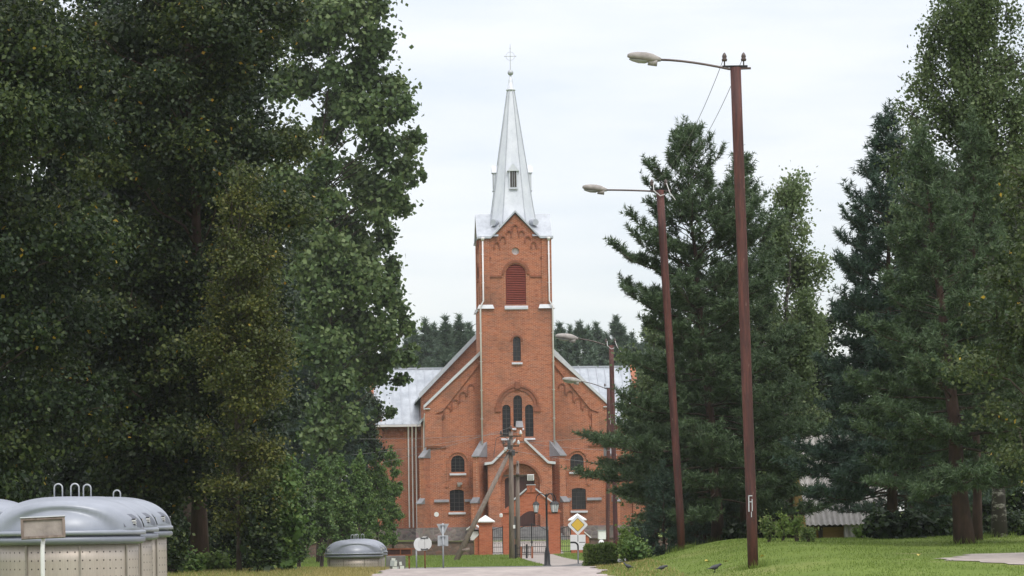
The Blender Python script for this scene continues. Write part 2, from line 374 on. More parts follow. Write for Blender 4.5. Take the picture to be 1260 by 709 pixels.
# ------------------------------------------------------------ ground, road, paths
def grid_sheet(name, xs, ys, zf, mat):
    nx,ny=len(xs),len(ys); v=[(x,y,zf(x,y)) for y in ys for x in xs]
    f=[(j*nx+i,j*nx+i+1,(j+1)*nx+i+1,(j+1)*nx+i) for j in range(ny-1) for i in range(nx-1)]
    b=MB(); b.v=v; b.f=f; return tag(b.build(name,mat,smooth=True),kind='structure')
xs=sorted(set([-330,-200,-100,-60,-40,-30,-24,-20]+[round(-18+.4*i,3) for i in range(91)]+[20,24,30,40,60,100,200,330]))
ys=sorted(set([-60,-20,0,10,20,26]+[round(28+.75*i,3) for i in range(200)]+[182,186,190,194,200,210,225,240,260,300,350,420]))
grid_sheet('ground',xs,ys,zg,M['ground'])
hb=MB(); hb.box(-345,345,-75,435,-2.2,48); hz=bpy.data.materials.new('haze_air'); hz.use_nodes=True; ht=hz.node_tree; ht.nodes.clear()
ho=N(ht,'ShaderNodeOutputMaterial'); hv=N(ht,'ShaderNodeVolumePrincipled'); hv.inputs['Color'].default_value=(.90,.94,1,1); hv.inputs['Density'].default_value=.00014; ht.links.new(hv.outputs[0],ho.inputs['Volume'])
tag(hb.build('haze',hz),'thin pale summer haze over the whole place','haze',None,'stuff')
SC.cycles.volume_bounces=1
def strip_sheet(name, rows, mat, lift=.006, nx=10):
    """rows: (y, xleft, xright)"""
    b=MB(); n=nx+1
    for (y,a,c) in rows:
        for i in range(n):
            x=a+(c-a)*i/nx; b.v.append((x,y,zg(x,y)+lift))
    for j in range(len(rows)-1):
        for i in range(nx): b.f.append((j*n+i,j*n+i+1,(j+1)*n+i+1,(j+1)*n+i))
    return tag(b.build(name,mat,smooth=True),kind='structure')
rows=[]; y=-20
while y<112:
    w1=.10*math.sin(y*1.7)+.08*math.sin(y*4.1); w2=.12*math.sin(y*1.3+1)+.08*math.sin(y*3.7)
    e=.8*sstep(68,50,y)*0
    rows.append((y,-3.0+w1,1.95+w2)); y+=.5 if y>40 else 4
strip_sheet('road',rows,M['road'],.02,16)
strip_sheet('cross_street',[(y,-60,60) for y in (101,104,108,112,116,118.2)],M['asphalt'],.03,60)
prow=[]
for i in range(46):
    y=118.8+i*1.0; t=i/45
    cx=at(706,694,120).x*(1-t)**1.3+1.2*(1-(1-t)**1.3); hw=1.0*(1-t)+1.15*t
    prow.append((y,cx-hw+.1*math.sin(y*2),cx+hw+.1*math.sin(y*2.3)))
strip_sheet('gate_path',prow,M['path'],.012,6)
strip_sheet('church_path',[(y,-1.8,3.0) for y in np.linspace(164.6,191,20)],M['path'],.012,6)
# bare patch of dirt on the right of the lawn
drow=[]
for i in range(22):
    t=i/21; y=47.0+t*6.0; a=7.9+1.6*abs(t-.62)**1.5*1.8+.15*math.sin(i*2.1)-.25*(1 if .5<t<.75 else 0)
    drow.append((y,a,12.5))
strip_sheet('dirt_patch',drow,M['dirt'],.012,24)

# ------------------------------------------------------------ foliage builders
def nrm(a): return a/np.maximum(np.linalg.norm(a,axis=-1,keepdims=True),1e-9)
def leaves(rs, P, size, out=None, up=.6, asp=.75, jit=.35):
    n=len(P); d=rs.normal(size=(n,3)); nv=nrm(d)*.9; nv[:,2]+=up*rs.uniform(.2,1.2,n)
    if out is not None: nv+=nrm(out)*.5
    nv=nrm(nv); t=nrm(np.cross(nv,rs.normal(size=(n,3)))); b=np.cross(nv,t)
    L=(size*(1+jit*rs.uniform(-1,1,n)))[:,None]; Wd=L*asp*.5
    bend=nv*L*rs.uniform(-.12,.12,n)[:,None]
    return np.stack([P-t*L*.5, P-b*Wd+t*L*.06+bend, P+t*L*.5, P+b*Wd+t*L*.06+bend],axis=1)
def ball(rs,n,p=.45):
    d=nrm(rs.normal(size=(n,3))); r=rs.uniform(0,1,n)**p; return d*r[:,None]
def clump_leaves(rs, clumps, dens, size, flat=.8, up=.6, droop=False, asp=.75):
    """clumps: (x,y,z,r). dens leaves per m2 of clump cross-section."""
    V=[];T=[]
    for (x,y,z,r) in clumps:
        n=max(12,int(PI*r*r*dens)); d=ball(rs,n,.5); d[:,2]*=flat
        # uneven lump: a few sub-twigs attract the leaves
        k=max(3,int(n/22)); tw=ball(rs,k,.4); tw[:,2]*=flat
        idx=rs.integers(0,k,n); m=.62
        d=d*(1-m)+tw[idx]*m+rs.normal(size=(n,3))*.07
        if droop: d[:,2]-=.9*rs.uniform(0,1,n)**2*1.0; d[:,:2]*=.75
        d=d*np.where(rs.uniform(size=n)<.3,rs.uniform(1.1,1.75,n),1.0)[:,None]; P=np.array([x,y,z])+d*r*1.08
        V.append(leaves(rs,P,size,out=d,up=up,asp=asp)); base=rs.uniform(-.3,.3)
        T.append(np.clip(np.abs(rs.uniform(0,1,n)*.92+base*.9),0,.93)+ (rs.uniform(0,1,n)>.994)*1.0)
    return np.concatenate(V),np.clip(np.concatenate(T),0,1)
def limb(b, p0, p1, r0, r1, rg, sag=.0, n=5, seg=5):
    p0=Vector(p0);p1=Vector(p1); pts=[];L=(p1-p0).length
    for i in range(n+1):
        t=i/n; p=p0.lerp(p1,t); p.z+=math.sin(t*PI)*L*sag
        if 0<i<n: p+=Vector((rg.uniform(-1,1),rg.uniform(-1,1),rg.uniform(-1,1)))*L*.035
        pts.append(p)
    b.tube(pts,[r0+(r1-r0)*(i/n)**.8 for i in range(n+1)],seg)
    return pts
def make_tree(name, base, H, clumps, leafmat, barkmat, dens, size, label, group=None, seed=1, r0=.22, flat=.8, up=.6, droop=False, lean=(0,0), inner=0, cat='tree', twigs=True, asp=.75, pend=0.84):
    """clumps in world coordinates; the trunk climbs from base to the crown top."""
    rs=np.random.default_rng(seed); rg=random.Random(seed); base=Vector(base)
    root=empty(name,base,0,label,cat,group)
    b=MB(); n=9; top=H*pend; tp=[]
    for i in range(n+1):
        t=i/n; tp.append(Vector((lean[0]*t**1.3+rg.uniform(-1,1)*.012*H*t, lean[1]*t+rg.uniform(-1,1)*.012*H*t, top*t-.15*(i==0))))
    rad=[r0*(1.35 if i==0 else 1)*(1-.93*(i/n))**.9 for i in range(n+1)]
    b.tube(tp,rad,9)
    def trunk_at(z):
        t=max(0,min(1,z/top)); i=min(n-1,int(t*n)); return tp[i].lerp(tp[i+1],t*n-i)
    cl=[(x-base.x,y-base.y,z-base.z,r) for x,y,z,r in clumps]
    if twigs:
        for (x,y,z,r) in cl:
            h=math.hypot(x,y); s=trunk_at(max(H*.12,min(top*.95,z-.45*h-.3)))
            rr=max(.012,min(r0*.28,.013*(Vector((x,y,z))-s).length))
            pts=limb(b,s,(x,y,z),rr,.008,rg,.05)
            for k in range(4):
                d=Vector((rg.gauss(0,1),rg.gauss(0,1),rg.gauss(.2,.8))).normalized()*r*.85
                limb(b,pts[-2],Vector((x,y,z))+d,.012,.005,rg,.02,3,3)
    b.build('trunk',barkmat,root,smooth=True)
    V,T=clump_leaves(rs,cl,dens,size,flat,up,droop,asp)
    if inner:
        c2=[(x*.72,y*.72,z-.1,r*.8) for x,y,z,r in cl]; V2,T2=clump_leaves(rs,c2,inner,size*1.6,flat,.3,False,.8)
        V=np.concatenate([V,V2]);T=np.concatenate([T,np.minimum(T2,.5)])  # inner leaves capped to darker tints: crown's inner shade put into the colour
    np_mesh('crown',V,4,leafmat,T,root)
    return root
def crown_clumps(seed, c, rad, n, rc=(.5,.9), bias=2.2, taper=0.0):
    rs=np.random.default_rng(seed); L=[]
    while len(L)<n:
        d=rs.normal(size=3); d/=np.linalg.norm(d); r=rs.uniform(0,1)**(1/bias)
        zz=d[2]*r; k=1-taper*max(0,zz)
        L.append((c[0]+d[0]*r*rad[0]*k, c[1]+d[1]*r*rad[1]*k, c[2]+zz*rad[2], rs.uniform(*rc)))
    return L
def make_pine(name, base, H, Rmax, label, mat, seed, group=None, zlow=.08, lean=(0,0), step=.36, nlen=.105, prof=None, r0=.17, dens=1.0, droop=0.0, cat='tree', ymax=9, bark='bark_pine'):
    rs=np.random.default_rng(seed); rg=random.Random(seed); base=Vector(base)
    root=empty(name,base,0,label,cat,group); b=MB(); bb=MB()
    n=10; tp=[Vector((lean[0]*(i/n)**1.2+rg.uniform(-.03,.03),lean[1]*(i/n)+rg.uniform(-.03,.03),H*(i/n)-.15*(i==0))) for i in range(n+1)]
    b.tube(tp,[r0*(1.25 if i==0 else 1)*(1-.95*i/n) for i in range(n+1)],9)
    def tr(z):
        t=max(0,min(.9999,z/H)); i=int(t*n); return tp[i].lerp(tp[i+1],t*n-i)
    if prof is None: prof=[(0,.75),(.12,1),(.3,.95),(.5,.78),(.7,.52),(.85,.3),(1,.05)]
    tw=[]   # needle-bearing twigs: (p0, p1)
    z=H*zlow
    while z<H*.985:
        f=z/H; Rz=Rmax*interp(f,prof); nb=rg.choice([4,5,5,6]) if Rz>.5 else 4; a0=rg.uniform(0,6.28)
        for k in range(nb):
            az=a0+k*2*PI/nb+rg.uniform(-.35,.35); L=max(.22,Rz*rg.uniform(.48,1.18))
            if rg.random()<.05: L*=1.22
            pitch=R(-14-droop+8*rg.random())*(1-f)+R(52)*f**1.6+R(rg.uniform(-7,7))
            d=Vector((math.cos(az),math.sin(az),0)); p=tr(z+rg.uniform(-.1,.1)); pts=[p.copy()]; m=7
            cur=pitch+R(10); yaw=0
            for i in range(m):
                t=(i+1)/m; ang=cur+R(30)*max(0,t-.45)-R(16)*math.sin(t*PI); yaw+=rg.uniform(-.12,.12)
                dd=Vector((math.cos(az+yaw),math.sin(az+yaw),0)); p=p+(dd*math.cos(ang)+Vector((0,0,math.sin(ang))))*(L/m); pts.append(p.copy())
            rb=max(.007,min(.035,.009*L+.003)); bb.tube(pts,[rb*(1-.8*i/m) for i in range(m+1)],4)
            tw.append((pts[-2],pts[-1]+(pts[-1]-pts[-2])*.6))
            ns=max(4,int(L/.12*dens*(1 if f<.72 else .55)))
            for s in range(ns):
                t=.28+.70*(s+rg.random())/ns; i=min(m-1,int(t*m)); q=pts[i].lerp(pts[i+1],t*m-i)
                ax=(pts[i+1]-pts[i]).normalized(); side=ax.cross(Vector((0,0,1))); 
                if side.length<1e-3: side=Vector((1,0,0))
                side.normalize(); sg=rg.choice([-1,1]); l2=min(.75,.16+.5*(1-t)*L*rg.uniform(.4,1))
                dv=(ax*rg.uniform(.5,1)+side*sg*rg.uniform(.5,1.1)+Vector((0,0,rg.uniform(-.1,.5)))).normalized()
                e=q+dv*l2+Vector((0,0,.12*l2)); tw.append((q.lerp(e,.15),e)); bb.tube([q,e],[.008,.004],3,False)
                for kk in range(int(l2/.11)):
                    tt=rg.uniform(.35,.95); q2=q.lerp(e,tt); d3=(dv*.8+Vector((rg.gauss(0,.55),rg.gauss(0,.55),rg.gauss(.5,.4)))).normalized()
                    tw.append((q2,q2+d3*rg.uniform(.12,.26)))
        z+=step*rg.uniform(.75,1.25)*(.75 if f>.7 else 1)
    # upright candles at the top
    for k in range(30):
        zt=H*(1-rg.random()**1.3*.32); rr=Rmax*interp(zt/H,prof)*.7; a=rg.uniform(0,6.28); q=tr(zt)+Vector((math.cos(a)*rr*rg.random(),math.sin(a)*rr*rg.random(),0))
        tw.append((q,q+Vector((rg.gauss(0,.09),rg.gauss(0,.09),rg.uniform(.35,.8)))))
    tw.append((tr(H*.93),tr(H*.93)+Vector((0,0,H*.07+.35))))
    b.build('trunk',M[bark],root,smooth=True); bb.build('branches',M['bark_dark'],root,smooth=True)
    A=np.array([tuple(a) for a,_ in tw]); B=np.array([tuple(c) for _,c in tw]); D=B-A; Ln=np.linalg.norm(D,axis=1)
    cnt=np.maximum(10,(Ln*78*dens).astype(int)); idx=np.repeat(np.arange(len(tw)),cnt); n=len(idx)
    t=rs.uniform(0,1.05,n); P=A[idx]+D[idx]*t[:,None]; ax=nrm(D[idx]); rd=nrm(np.cross(ax,rs.normal(size=(n,3))))
    nd=nrm(ax*rs.uniform(.35,1.1,n)[:,None]+rd); l=nlen*rs.uniform(.7,1.25,n)[:,None]; wd=nrm(np.cross(nd,rs.normal(size=(n,3))))*nlen*.10
    V=np.stack([P-wd,P+wd,P+nd*l],axis=1)
    tb=rs.uniform(-.2,.2,len(tw)); T=np.clip(rs.uniform(.1,.85,n)+tb[idx],0,.93)
    np_mesh('crown',V,3,mat,T,root)
    return root
def on(x,y): return (x,y,zg(x,y))

# ------------------------------------------------------------ the church
church=empty('church',(.45,200,.74),R(4),'red brick church with a pointed white metal spire and a gabled porch','church')
def panel(b, outline, holes, T, depth=.28, back=True):
    """front sheet in x,z at y=0 with holes and reveals; T places it."""
    bm=bmesh.new(); loops=[outline]+holes
    for lp in loops:
        vs=[bm.verts.new((p[0],0,p[1])) for p in lp]
        for i in range(len(vs)): bm.edges.new((vs[i],vs[(i+1)%len(vs)]))
    bmesh.ops.triangle_fill(bm,use_beauty=True,edges=bm.edges[:],normal=(0,-1,0))
    bm.verts.index_update(); vs=[T@v.co for v in bm.verts]; b.add(vs,[tuple(v.index for v in f.verts) for f in bm.faces]); bm.free()
    for lp in (holes if not back else loops):
        n=len(lp); v=[T@Vector((p[0],0,p[1])) for p in lp]+[T@Vector((p[0],depth,p[1])) for p in lp]
        b.add(v,[(i,(i+1)%n,(i+1)%n+n,i+n) for i in range(n)])
def arch_poly(x, z0, w, h, rise=None, n=12):
    """opening w wide, from z0 up to z0+h at the crown."""
    r=w/2 if rise is None else rise; pts=[(x-w/2,z0),(x+w/2,z0)]
    for i in range(n+1):
        t=PI*i/n; pts.append((x+w/2*math.cos(t), z0+h-r+r*math.sin(t)))
    return pts
def ring(b, x, zc, r0, r1, a0, a1, y0, y1, T=Matrix(), n=14, kz=1.0):
    for i in range(n):
        t0=a0+(a1-a0)*i/n; t1=a0+(a1-a0)*(i+1)/n
        q=[(x+r*math.cos(t),zc+r*kz*math.sin(t)) for r,t in ((r0,t0),(r1,t0),(r1,t1),(r0,t1))]
        b.hexa([T@Vector((p[0],y,p[1])) for y in (y0,y1) for p in q])
def window(x, z0, w, h, T, rise=None, bars=(2,4), sill=True, depth=.2):
    pb=MB(); poly=arch_poly(x,z0,w+.06,h+.03,rise); pb.add([T@Vector((p[0],depth,p[1])) for p in poly],[tuple(range(len(poly)))])
    wn=pb.build('window',M['glass'],church)
    fb=MB(); r=w/2 if rise is None else rise
    for i in range(1,bars[0]+1):
        xx=x-w/2+w*i/(bars[0]+1); top=z0+h-r+r*math.sqrt(max(0,1-((xx-x)/(w/2))**2))
        fb.box(xx-.018,xx+.018,depth-.05,depth-.012,z0,top,T)
    for j in range(1,bars[1]+1):
        zz=z0+h*j/(bars[1]+1); dz=zz-(z0+h-r); hw=w/2 if dz<=0 else w/2*math.sqrt(max(0,1-(dz/r)**2))
        fb.box(x-hw,x+hw,depth-.045,depth-.016,zz-.015,zz+.015,T)
    fb.build('window_frame',M['bars'],wn)
    if sill:
        sb=MB(); sb.hexa([T@Vector(p) for p in ((x-w/2-.1,-.14,z0-.24),(x+w/2+.1,-.14,z0-.24),(x+w/2+.1,depth-.02,z0-.1),(x-w/2-.1,depth-.02,z0-.1),(x-w/2-.1,-.14,z0-.17),(x+w/2+.1,-.14,z0-.17),(x+w/2+.1,depth-.02,z0-.003),(x-w/2-.1,depth-.02,z0-.003))])
        sb.build('sill',M['coping'],wn)
    return wn
I4=Matrix()
def TY(y,x=0): return Matrix.Translation((x,y,0))
# --- nave front
NZ,AP,HW=9.4,15.4,6.4; NF=[]
for s in (-1,1):
    NF.append(arch_poly(4.2*s,4.86,.95,1.17)); NF.append(arch_poly(4.3*s,2.12,1.0,1.5,.14))
b=MB(); panel(b,[(-HW,0),(HW,0),(HW,NZ),(0,AP),(-HW,NZ)],NF,I4,.35)
b.box(-HW,-HW+.3,.35,9,0,8.9); b.box(HW-.3,HW,.35,9,0,8.9)
b.build('front_wall',M['brick'],church)
for s in (-1,1):
    window(4.2*s,4.86,.95,1.17,I4); window(4.3*s,2.12,1.0,1.5,I4,.14,(2,4))
# window surround and relief strips
b=MB()
for s in (-1,1):
    ring(b,4.2*s,5.55,.68,.80,0,PI,-.09,.01)
    for q in (-1,1): b.box(4.2*s+q*.74-.06,4.2*s+q*.74+.06,-.085,.01,3.95,5.55)
    b.box(4.2*s-.9,4.2*s-.7,-.08,.01,3.8,3.95); b.box(4.2*s+.7,4.2*s+.9,-.08,.01,3.8,3.95)
pieces(b,'window_surround',M['brick'],church)
# stepped arched corbels under the gable slopes
b=MB()
sl=(AP-NZ)/HW
for s in (-1,1):
    for k in range(7):
        x=-5.45+k*.56; zt=NZ+sl*(x+HW)-1.62
        if x>-2.7: continue
        ring(b,x*s,zt,.195,.25,0,PI,-.08,.01,n=10)
        q=(x-.2275)*s; b.box(q-.0375,q+.0375,-.10,.01,zt-.50,zt); q=(x+.2275)*s; b.box(q-.0375,q+.0375,-.10,.01,zt-.10,zt)
    x0,x1=sorted((-6.4*s,-5.0*s)); b.box(x0-.0,x1,-.11,.01,6.55,6.67)
pieces(b,'corbel_arch',M['brick_dark'],church)
b=MB()
for s in (-1,1): x0,x1=sorted((-6.47*s,-5.3*s)); b.box(x0,x1,-.16,.0,6.67,8.9)
for s in (-1,1):
    b.prism([(-HW*s-.04*s,NZ-.75),(-HW*s-.04*s,NZ),(-2.5*s,NZ+sl*3.9),(-2.5*s,NZ+sl*3.9-.55),(-5.2*s,NZ-.75+sl*.55)] ,-.13,0)
pieces(b,'gable_band',M['brick'],church)
b=MB()
for s in (-1,1):
    b.prism([(-HW*s-.14*s,NZ-.05),(-HW*s-.14*s,NZ+.17),(-2.45*s,NZ+sl*(HW-2.45)+.30),(-2.45*s,NZ+sl*(HW-2.45)+.02)],-.3,.4)
    x0,x1=sorted((-(HW+.14)*s,-(HW-.3)*s)); b.box(x0,x1,-.28,.4,NZ-.12,NZ-.052)
pieces(b,'gable_coping',M['coping'],church)
# --- nave roof and the rear, higher gable
b=MB(); b.prism([(-HW-.3,8.6),(0,15.0),(HW+.3,8.6),(HW+.3,8.4),(0,14.8),(-HW-.3,8.4)],.41,8.9); b.build('front_roof',M['roof'],church)
b=MB(); b.prism([(-6.35,0),(6.35,0),(6.35,10.6),(0,17.1),(-6.35,10.6)],9.0,27); b.build('nave_wall',M['brick'],church)
b=MB()
for s in (-1,1): b.prism([(-6.5*s,10.45),(-6.5*s,10.85),(0,17.5),(0,17.12)],8.7,9.5)
pieces(b,'nave_coping',M['coping'],church)
b=MB(); b.prism([(-6.8,10.3),(0,17.32),(6.8,10.3),(6.8,10.15),(0,17.15),(-6.8,10.15)],9.52,27.2); b.build('nave_roof',M['roof'],church)
# --- transept with standing seam roof
TW=10.1
b=MB(); b.box(-TW,TW,10,20,0,8.75)
for s in (-1,1):
    Tm=Matrix.Rotation(PI/2,4,'Z'); b.prism([(10.0,8.75),(20.0,8.75),(15,13.1)],-s*TW-.0,-s*(TW-.4),Tm)
    x0,x1=sorted((s*TW,s*(TW-.75))); b.box(x0-.12,x1+.12,9.82,10.6,0,9.2)
b.build('transept_wall',M['brick'],church)
b=MB(); Tm=Matrix.Rotation(PI/2,4,'Z'); b.prism([(9.55,8.62),(15,12.95),(20.45,8.62),(20.45,8.5),(15,12.8),(9.55,8.5)],-TW+.35,TW-.35,Tm)
tr=b.build('transept_roof',M['roof'],church)
b=MB()
x=-TW+.5
while x<TW-.4:
    b.hexa([Vector(p) for p in ((x-.02,9.55,8.63),(x+.02,9.55,8.63),(x+.02,15,12.96),(x-.02,15,12.96),(x-.02,9.55,8.70),(x+.02,9.55,8.70),(x+.02,15,13.03),(x-.02,15,13.03))]); x+=.62
b.box(-TW+.35,TW-.35,14.93,15.07,12.93,13.06)
b.build('roof_seam',M['seam'],tr)
b=MB()
for k in range(40):
    x=-9.1+k*.5
    if abs(x)<6.5: continue
    ring(b,x,8.0,.15,.25,0,PI,9.86,10.01,n=6); b.box(x-.25,x-.15,9.86,10.01,7.75,8.0); b.box(x+.15,x+.25,9.86,10.01,7.75,8.0)
for s in (-1,1): x0,x1=sorted((s*6.4,s*9.5)); b.box(x0,x1,9.84,10.0,8.3,8.5)
pieces(b,'corbel_arch',M['brick_dark'],church)
b=MB()
for s in (-1,1):
    x0,x1=sorted((s*6.3,s*TW)); b.box(x0,x1,9.4,9.56,8.42,8.58)
    for k in range(3):
        x=s*(6.75+.28*k); b.tube([(x,9.5,8.5),(x,9.8,7.6),(x,9.85,1.0)],.06,6)
        if k==0: b.tube([(s*6.46,.35,9.0),(s*6.52,.6,7.9),(s*6.55,.7,1.0)],.06,6)
pieces(b,'gutter',M['pipe'],church)
# --- tower
TH=2.55; FY=-1.0; D=5.1
b=MB(); tri=[arch_poly(0,7.95,.62,2.2),arch_poly(-.80,7.25,.58,2.25),arch_poly(.80,7.25,.58,2.25),arch_poly(.0,12.55,.55,1.7)]
panel(b,[(-TH,0),(TH,0),(TH,16.3),(-TH,16.3)],tri,TY(FY),.4)
b.box(-TH,-TH+.35,FY+.4,FY+D,0,16.3); b.box(TH-.35,TH,FY+.4,FY+D,0,16.3); b.box(-TH+.35,TH-.35,FY+D-.35,FY+D,0,16.3); b.box(-TH+.35,TH-.35,FY+.4,FY+D-.35,15.9,16.29)
b.build('tower_wall',M['brick'],church)
window(0,7.95,.62,2.2,TY(FY),None,(1,6)); window(-.80,7.25,.58,2.25,TY(FY),None,(1,6)); window(.80,7.25,.58,2.25,TY(FY),None,(1,6)); window(0,12.55,.55,1.7,TY(FY),None,(1,4))
b=MB(); ring(b,0,9.35,1.38,1.52,0,PI,FY-.13,FY+.01,n=20); ring(b,0,9.35,1.15,1.375,0,PI,FY-.07,FY+.01,n=20)
for s in (-1,1): x0,x1=sorted((s*1.15,s*1.60)); b.box(x0,x1,FY-.12,FY+.01,9.0,9.35)
b.box(-.17,.17,FY-.2,FY+.01,10.62,11.08)
ring(b,0,13.95,.34,.44,0,PI,FY-.08,FY+.01,n=10)
pieces(b,'window_surround',M['brick_dark'],church)
# upper stage: four gabled faces with louvres
UH=2.43; cy=FY+D/2; b=MB()
rots=[Matrix.Translation((0,cy,0))@Matrix.Rotation(PI/2*k,4,'Z') for k in range(4)]
for k,Tr in enumerate(rots):
    T=Tr@Matrix.Translation((0,-UH,0)); oc=[(.26*math.cos(2*PI*i/14),20.25+.26*math.sin(2*PI*i/14)) for i in range(14)]
    panel(b,[(-UH,16.3),(UH,16.3),(UH,21.25),(1.58,21.25),(0,22.85),(-1.58,21.25),(-UH,21.25)],[arch_poly(0,16.5,1.42,2.85),oc],T,.3,False)
    ob=MB(); ob.add([T@Vector((x,.25,z)) for x,z in oc],[tuple(range(14))])
    if k in (0,3): ob.build('oculus_window',M['pipe'],church)
b.box(-UH+.31,UH-.31,cy-UH+.31,cy+UH-.31,16.3,16.5)
b.build('belfry_wall',M['brick'],church)
for k in (0,3,1):
    T=rots[k]@Matrix.Translation((0,-UH,0)); lb=MB(); z=16.52; 
    while z<19.28:
        dz=z-(19.35-.71); hw=.70 if dz<=0 else .70*math.sqrt(max(0.01,1-(dz/.71)**2))
        lb.hexa([T@Vector(p) for p in ((-hw,.05,z),(hw,.05,z),(hw,.2,z+.09),(-hw,.2,z+.09),(-hw,.05,z+.035),(hw,.05,z+.035),(hw,.2,z+.125),(-hw,.2,z+.125))]); z+=.125
    lb.box(-.71,.71,.21,.24,16.5,19.3,T)
    lo=lb.build('louvre',M['louvre'],church)
    sb=MB(); sb.hexa([T@Vector(p) for p in ((-.82,-.22,16.16),(.82,-.22,16.16),(.82,.1,16.3),(-.82,.1,16.3),(-.82,-.22,16.28),(.82,-.22,16.28),(.82,.1,16.5),(-.82,.1,16.5))]); sb.build('sill',M['coping'],lo)
b=MB()
for k,Tr in enumerate(rots):
    T=Tr@Matrix.Translation((0,-UH,0))
    ring(b,0,18.64,.80,.98,0,PI,-.09,.005,T,n=16)
    for s in (-1,1):
        x0,x1=sorted((s*.98,s*UH)); b.box(x0,x1,-.075,.005,18.42,18.54,T)
        x0,x1=sorted((s*1.72,s*UH)); b.box(x0,x1,-.075,.005,19.75,19.84,T)
    for i in range(5):
        x=-1.36+i*.34*1.0 if False else 0
    for i,x in enumerate((-1.3,-.87,-.44,0,.44,.87,1.3)):
        zt=20.72+.92*(1.3-abs(x)); ring(b,x,zt,.14,.22,0,PI,-.1,.005,T,n=8)
        for q in (-1,1):
            if x==0 or q*x<0 or abs(x)>1.2: b.box(x+q*.18-.04,x+q*.18+.04,-.095,.005,zt-.30,zt,T)
            else: b.box(x+q*.18-.04,x+q*.18+.04,-.095,.005,zt-.08,zt,T)
pieces(b,'corbel_arch',M['brick_dark'],church)
b=MB()
for sx in (-1,1):
    for sy in (-1,1):
        cx0=sx*(UH-.25); cy0=cy+sy*(UH-.25); b.box(cx0-.34,cx0+.34,cy0-.34,cy0+.34,16.45,21.1)
pieces(b,'corner_pilaster',M['brick'],church)
b=MB()
for sx in (-1,1):
    for sy in (-1,1):
        x0,x1=sorted((sx*(TH+.16),sx*1.55)); y0,y1=sorted((cy+sy*(TH+.16),cy+sy*1.55))
        b.hexa([Vector(p) for p in ((x0,y0,16.22),(x1,y0,16.22),(x1,y1,16.22),(x0,y1,16.22),(x0+.1,y0+.12,16.5),(x1-.1,y0+.12,16.5),(x1-.1,y1-.12,16.5),(x0+.1,y1-.12,16.5))])
pieces(b,'ledge',M['coping'],church)
# crossed gable roofs above the belfry
b=MB(); E=UH+.22
def roofpiece(T):
    b.prism([(-1.75,21.12),(0,22.95),(1.75,21.12),(1.75,21.26),(0,23.1),(-1.75,21.26)],-E,E,T)
roofpiece(Matrix.Translation((0,cy,0))); roofpiece(Matrix.Translation((0,cy,0))@Matrix.Rotation(PI/2,4,'Z'))
for sx in (-1,1):
    for sy in (-1,1):
        x0,x1=sorted((sx*E,sx*1.70)); y0,y1=sorted((cy+sy*E,cy+sy*1.70)); b.box(x0,x1,y0,y1,21.135,21.275)
        # small hipped corner rising to the roof valley
        P=[Vector((sx*E,cy+sy*E,21.28)),Vector((sx*1.2,cy+sy*E,21.28)),Vector((sx*1.0,cy+sy*1.0,22.5)),Vector((sx*E,cy+sy*1.2,21.28))]
        b.add(P,[(0,1,2),(0,2,3)])
b.build('belfry_roof',M['belfry'],church)
# spire: eight sides with wide cardinal faces
def oct_ring(a, z):
    w=a*.50; P=[(-w,-a),(w,-a),(a,-w),(a,w),(w,a),(-w,a),(-a,w),(-a,-w)]; return [Vector((x,cy+y,z)) for x,y in P]
prof=[(1.95,21.2),(1.62,22.3),(1.40,23.6),(1.12,25.7),(.66,28.9),(.235,31.85)]
b=MB(); 
for i,(a,z) in enumerate(prof): b.v+=[tuple(p) for p in oct_ring(a,z)]
for i in range(len(prof)-1):
    for k in range(8): b.f.append((i*8+k,i*8+(k+1)%8,(i+1)*8+(k+1)%8,(i+1)*8+k))
b.f.append(tuple(range((len(prof)-1)*8,len(prof)*8)))
spire=b.build('spire',M['spire'],church)
b=MB()
for k in range(8): b.tube([oct_ring(a+.012,z)[k] for a,z in prof],.034,5)
for a,z in [(prof[1][0]*(1-t)+.25*t,prof[1][1]*(1-t)+31.7*t) for t in np.linspace(.06,.96,9)]:
    pass
b.build('spire_seam',M['seam'],spire)
b=MB(); b.lathe([(.30,31.83),(.34,31.88),(.34,31.95),(.24,31.98),(.17,32.5),(.05,33.0)],12,(0,cy,0)); b.build('finial_cone',M['spire'],spire,True)
b=MB(); b.lathe([(.02,32.92)]+[(.21*math.sin(t),33.13-.21*math.cos(t)) for t in np.linspace(.2,PI-.2,9)]+[(.02,33.34)],16,(0,cy,0)); b.build('ball',M['galv'],spire,True)
b=MB(); b.tube([(0,cy,33.3),(0,cy,35.15)],[.035,.018],6); b.tube([(-.36,cy,34.3),(.36,cy,34.3)],.026,6)
rp=[(.30*math.cos(t),cy,34.3+.30*math.sin(t)) for t in np.linspace(0,2*PI,25)]; b.tube(rp,.014,5,False)
for x,z in ((.38,34.3),(-.38,34.3),(0,34.85),(0,34.3)): b.lathe([(.01,-.05),(.055,0),(.01,.05)],8,(x,cy,z))
b.build('cross',M['coping'],church)
for k,Tr in enumerate(rots):
    T=Tr
    a=1.16; b=MB()
    y0=-1.34
    b.box(-.30,.30,y0,-.95,24.75,26.05,T); b.prism([(-.42,26.0),(0,26.55),(.42,26.0)],y0-.10,-.7,T)
    dm=b.build('dormer',M['spire'],spire)
    b=MB(); b.box(-.22,.22,y0-.012,y0+.02,24.86,25.98,T); b.build('pane',M['bars'],dm)
    b=MB(); 
    for q in (-.07,.07): b.box(q-.012,q+.012,y0-.03,y0-.014,24.86,25.98,T)
    b.box(-.3,.3,y0-.06,y0+.0,24.70,24.76,T); b.build('window_frame',M['seam'],dm)
b=MB()
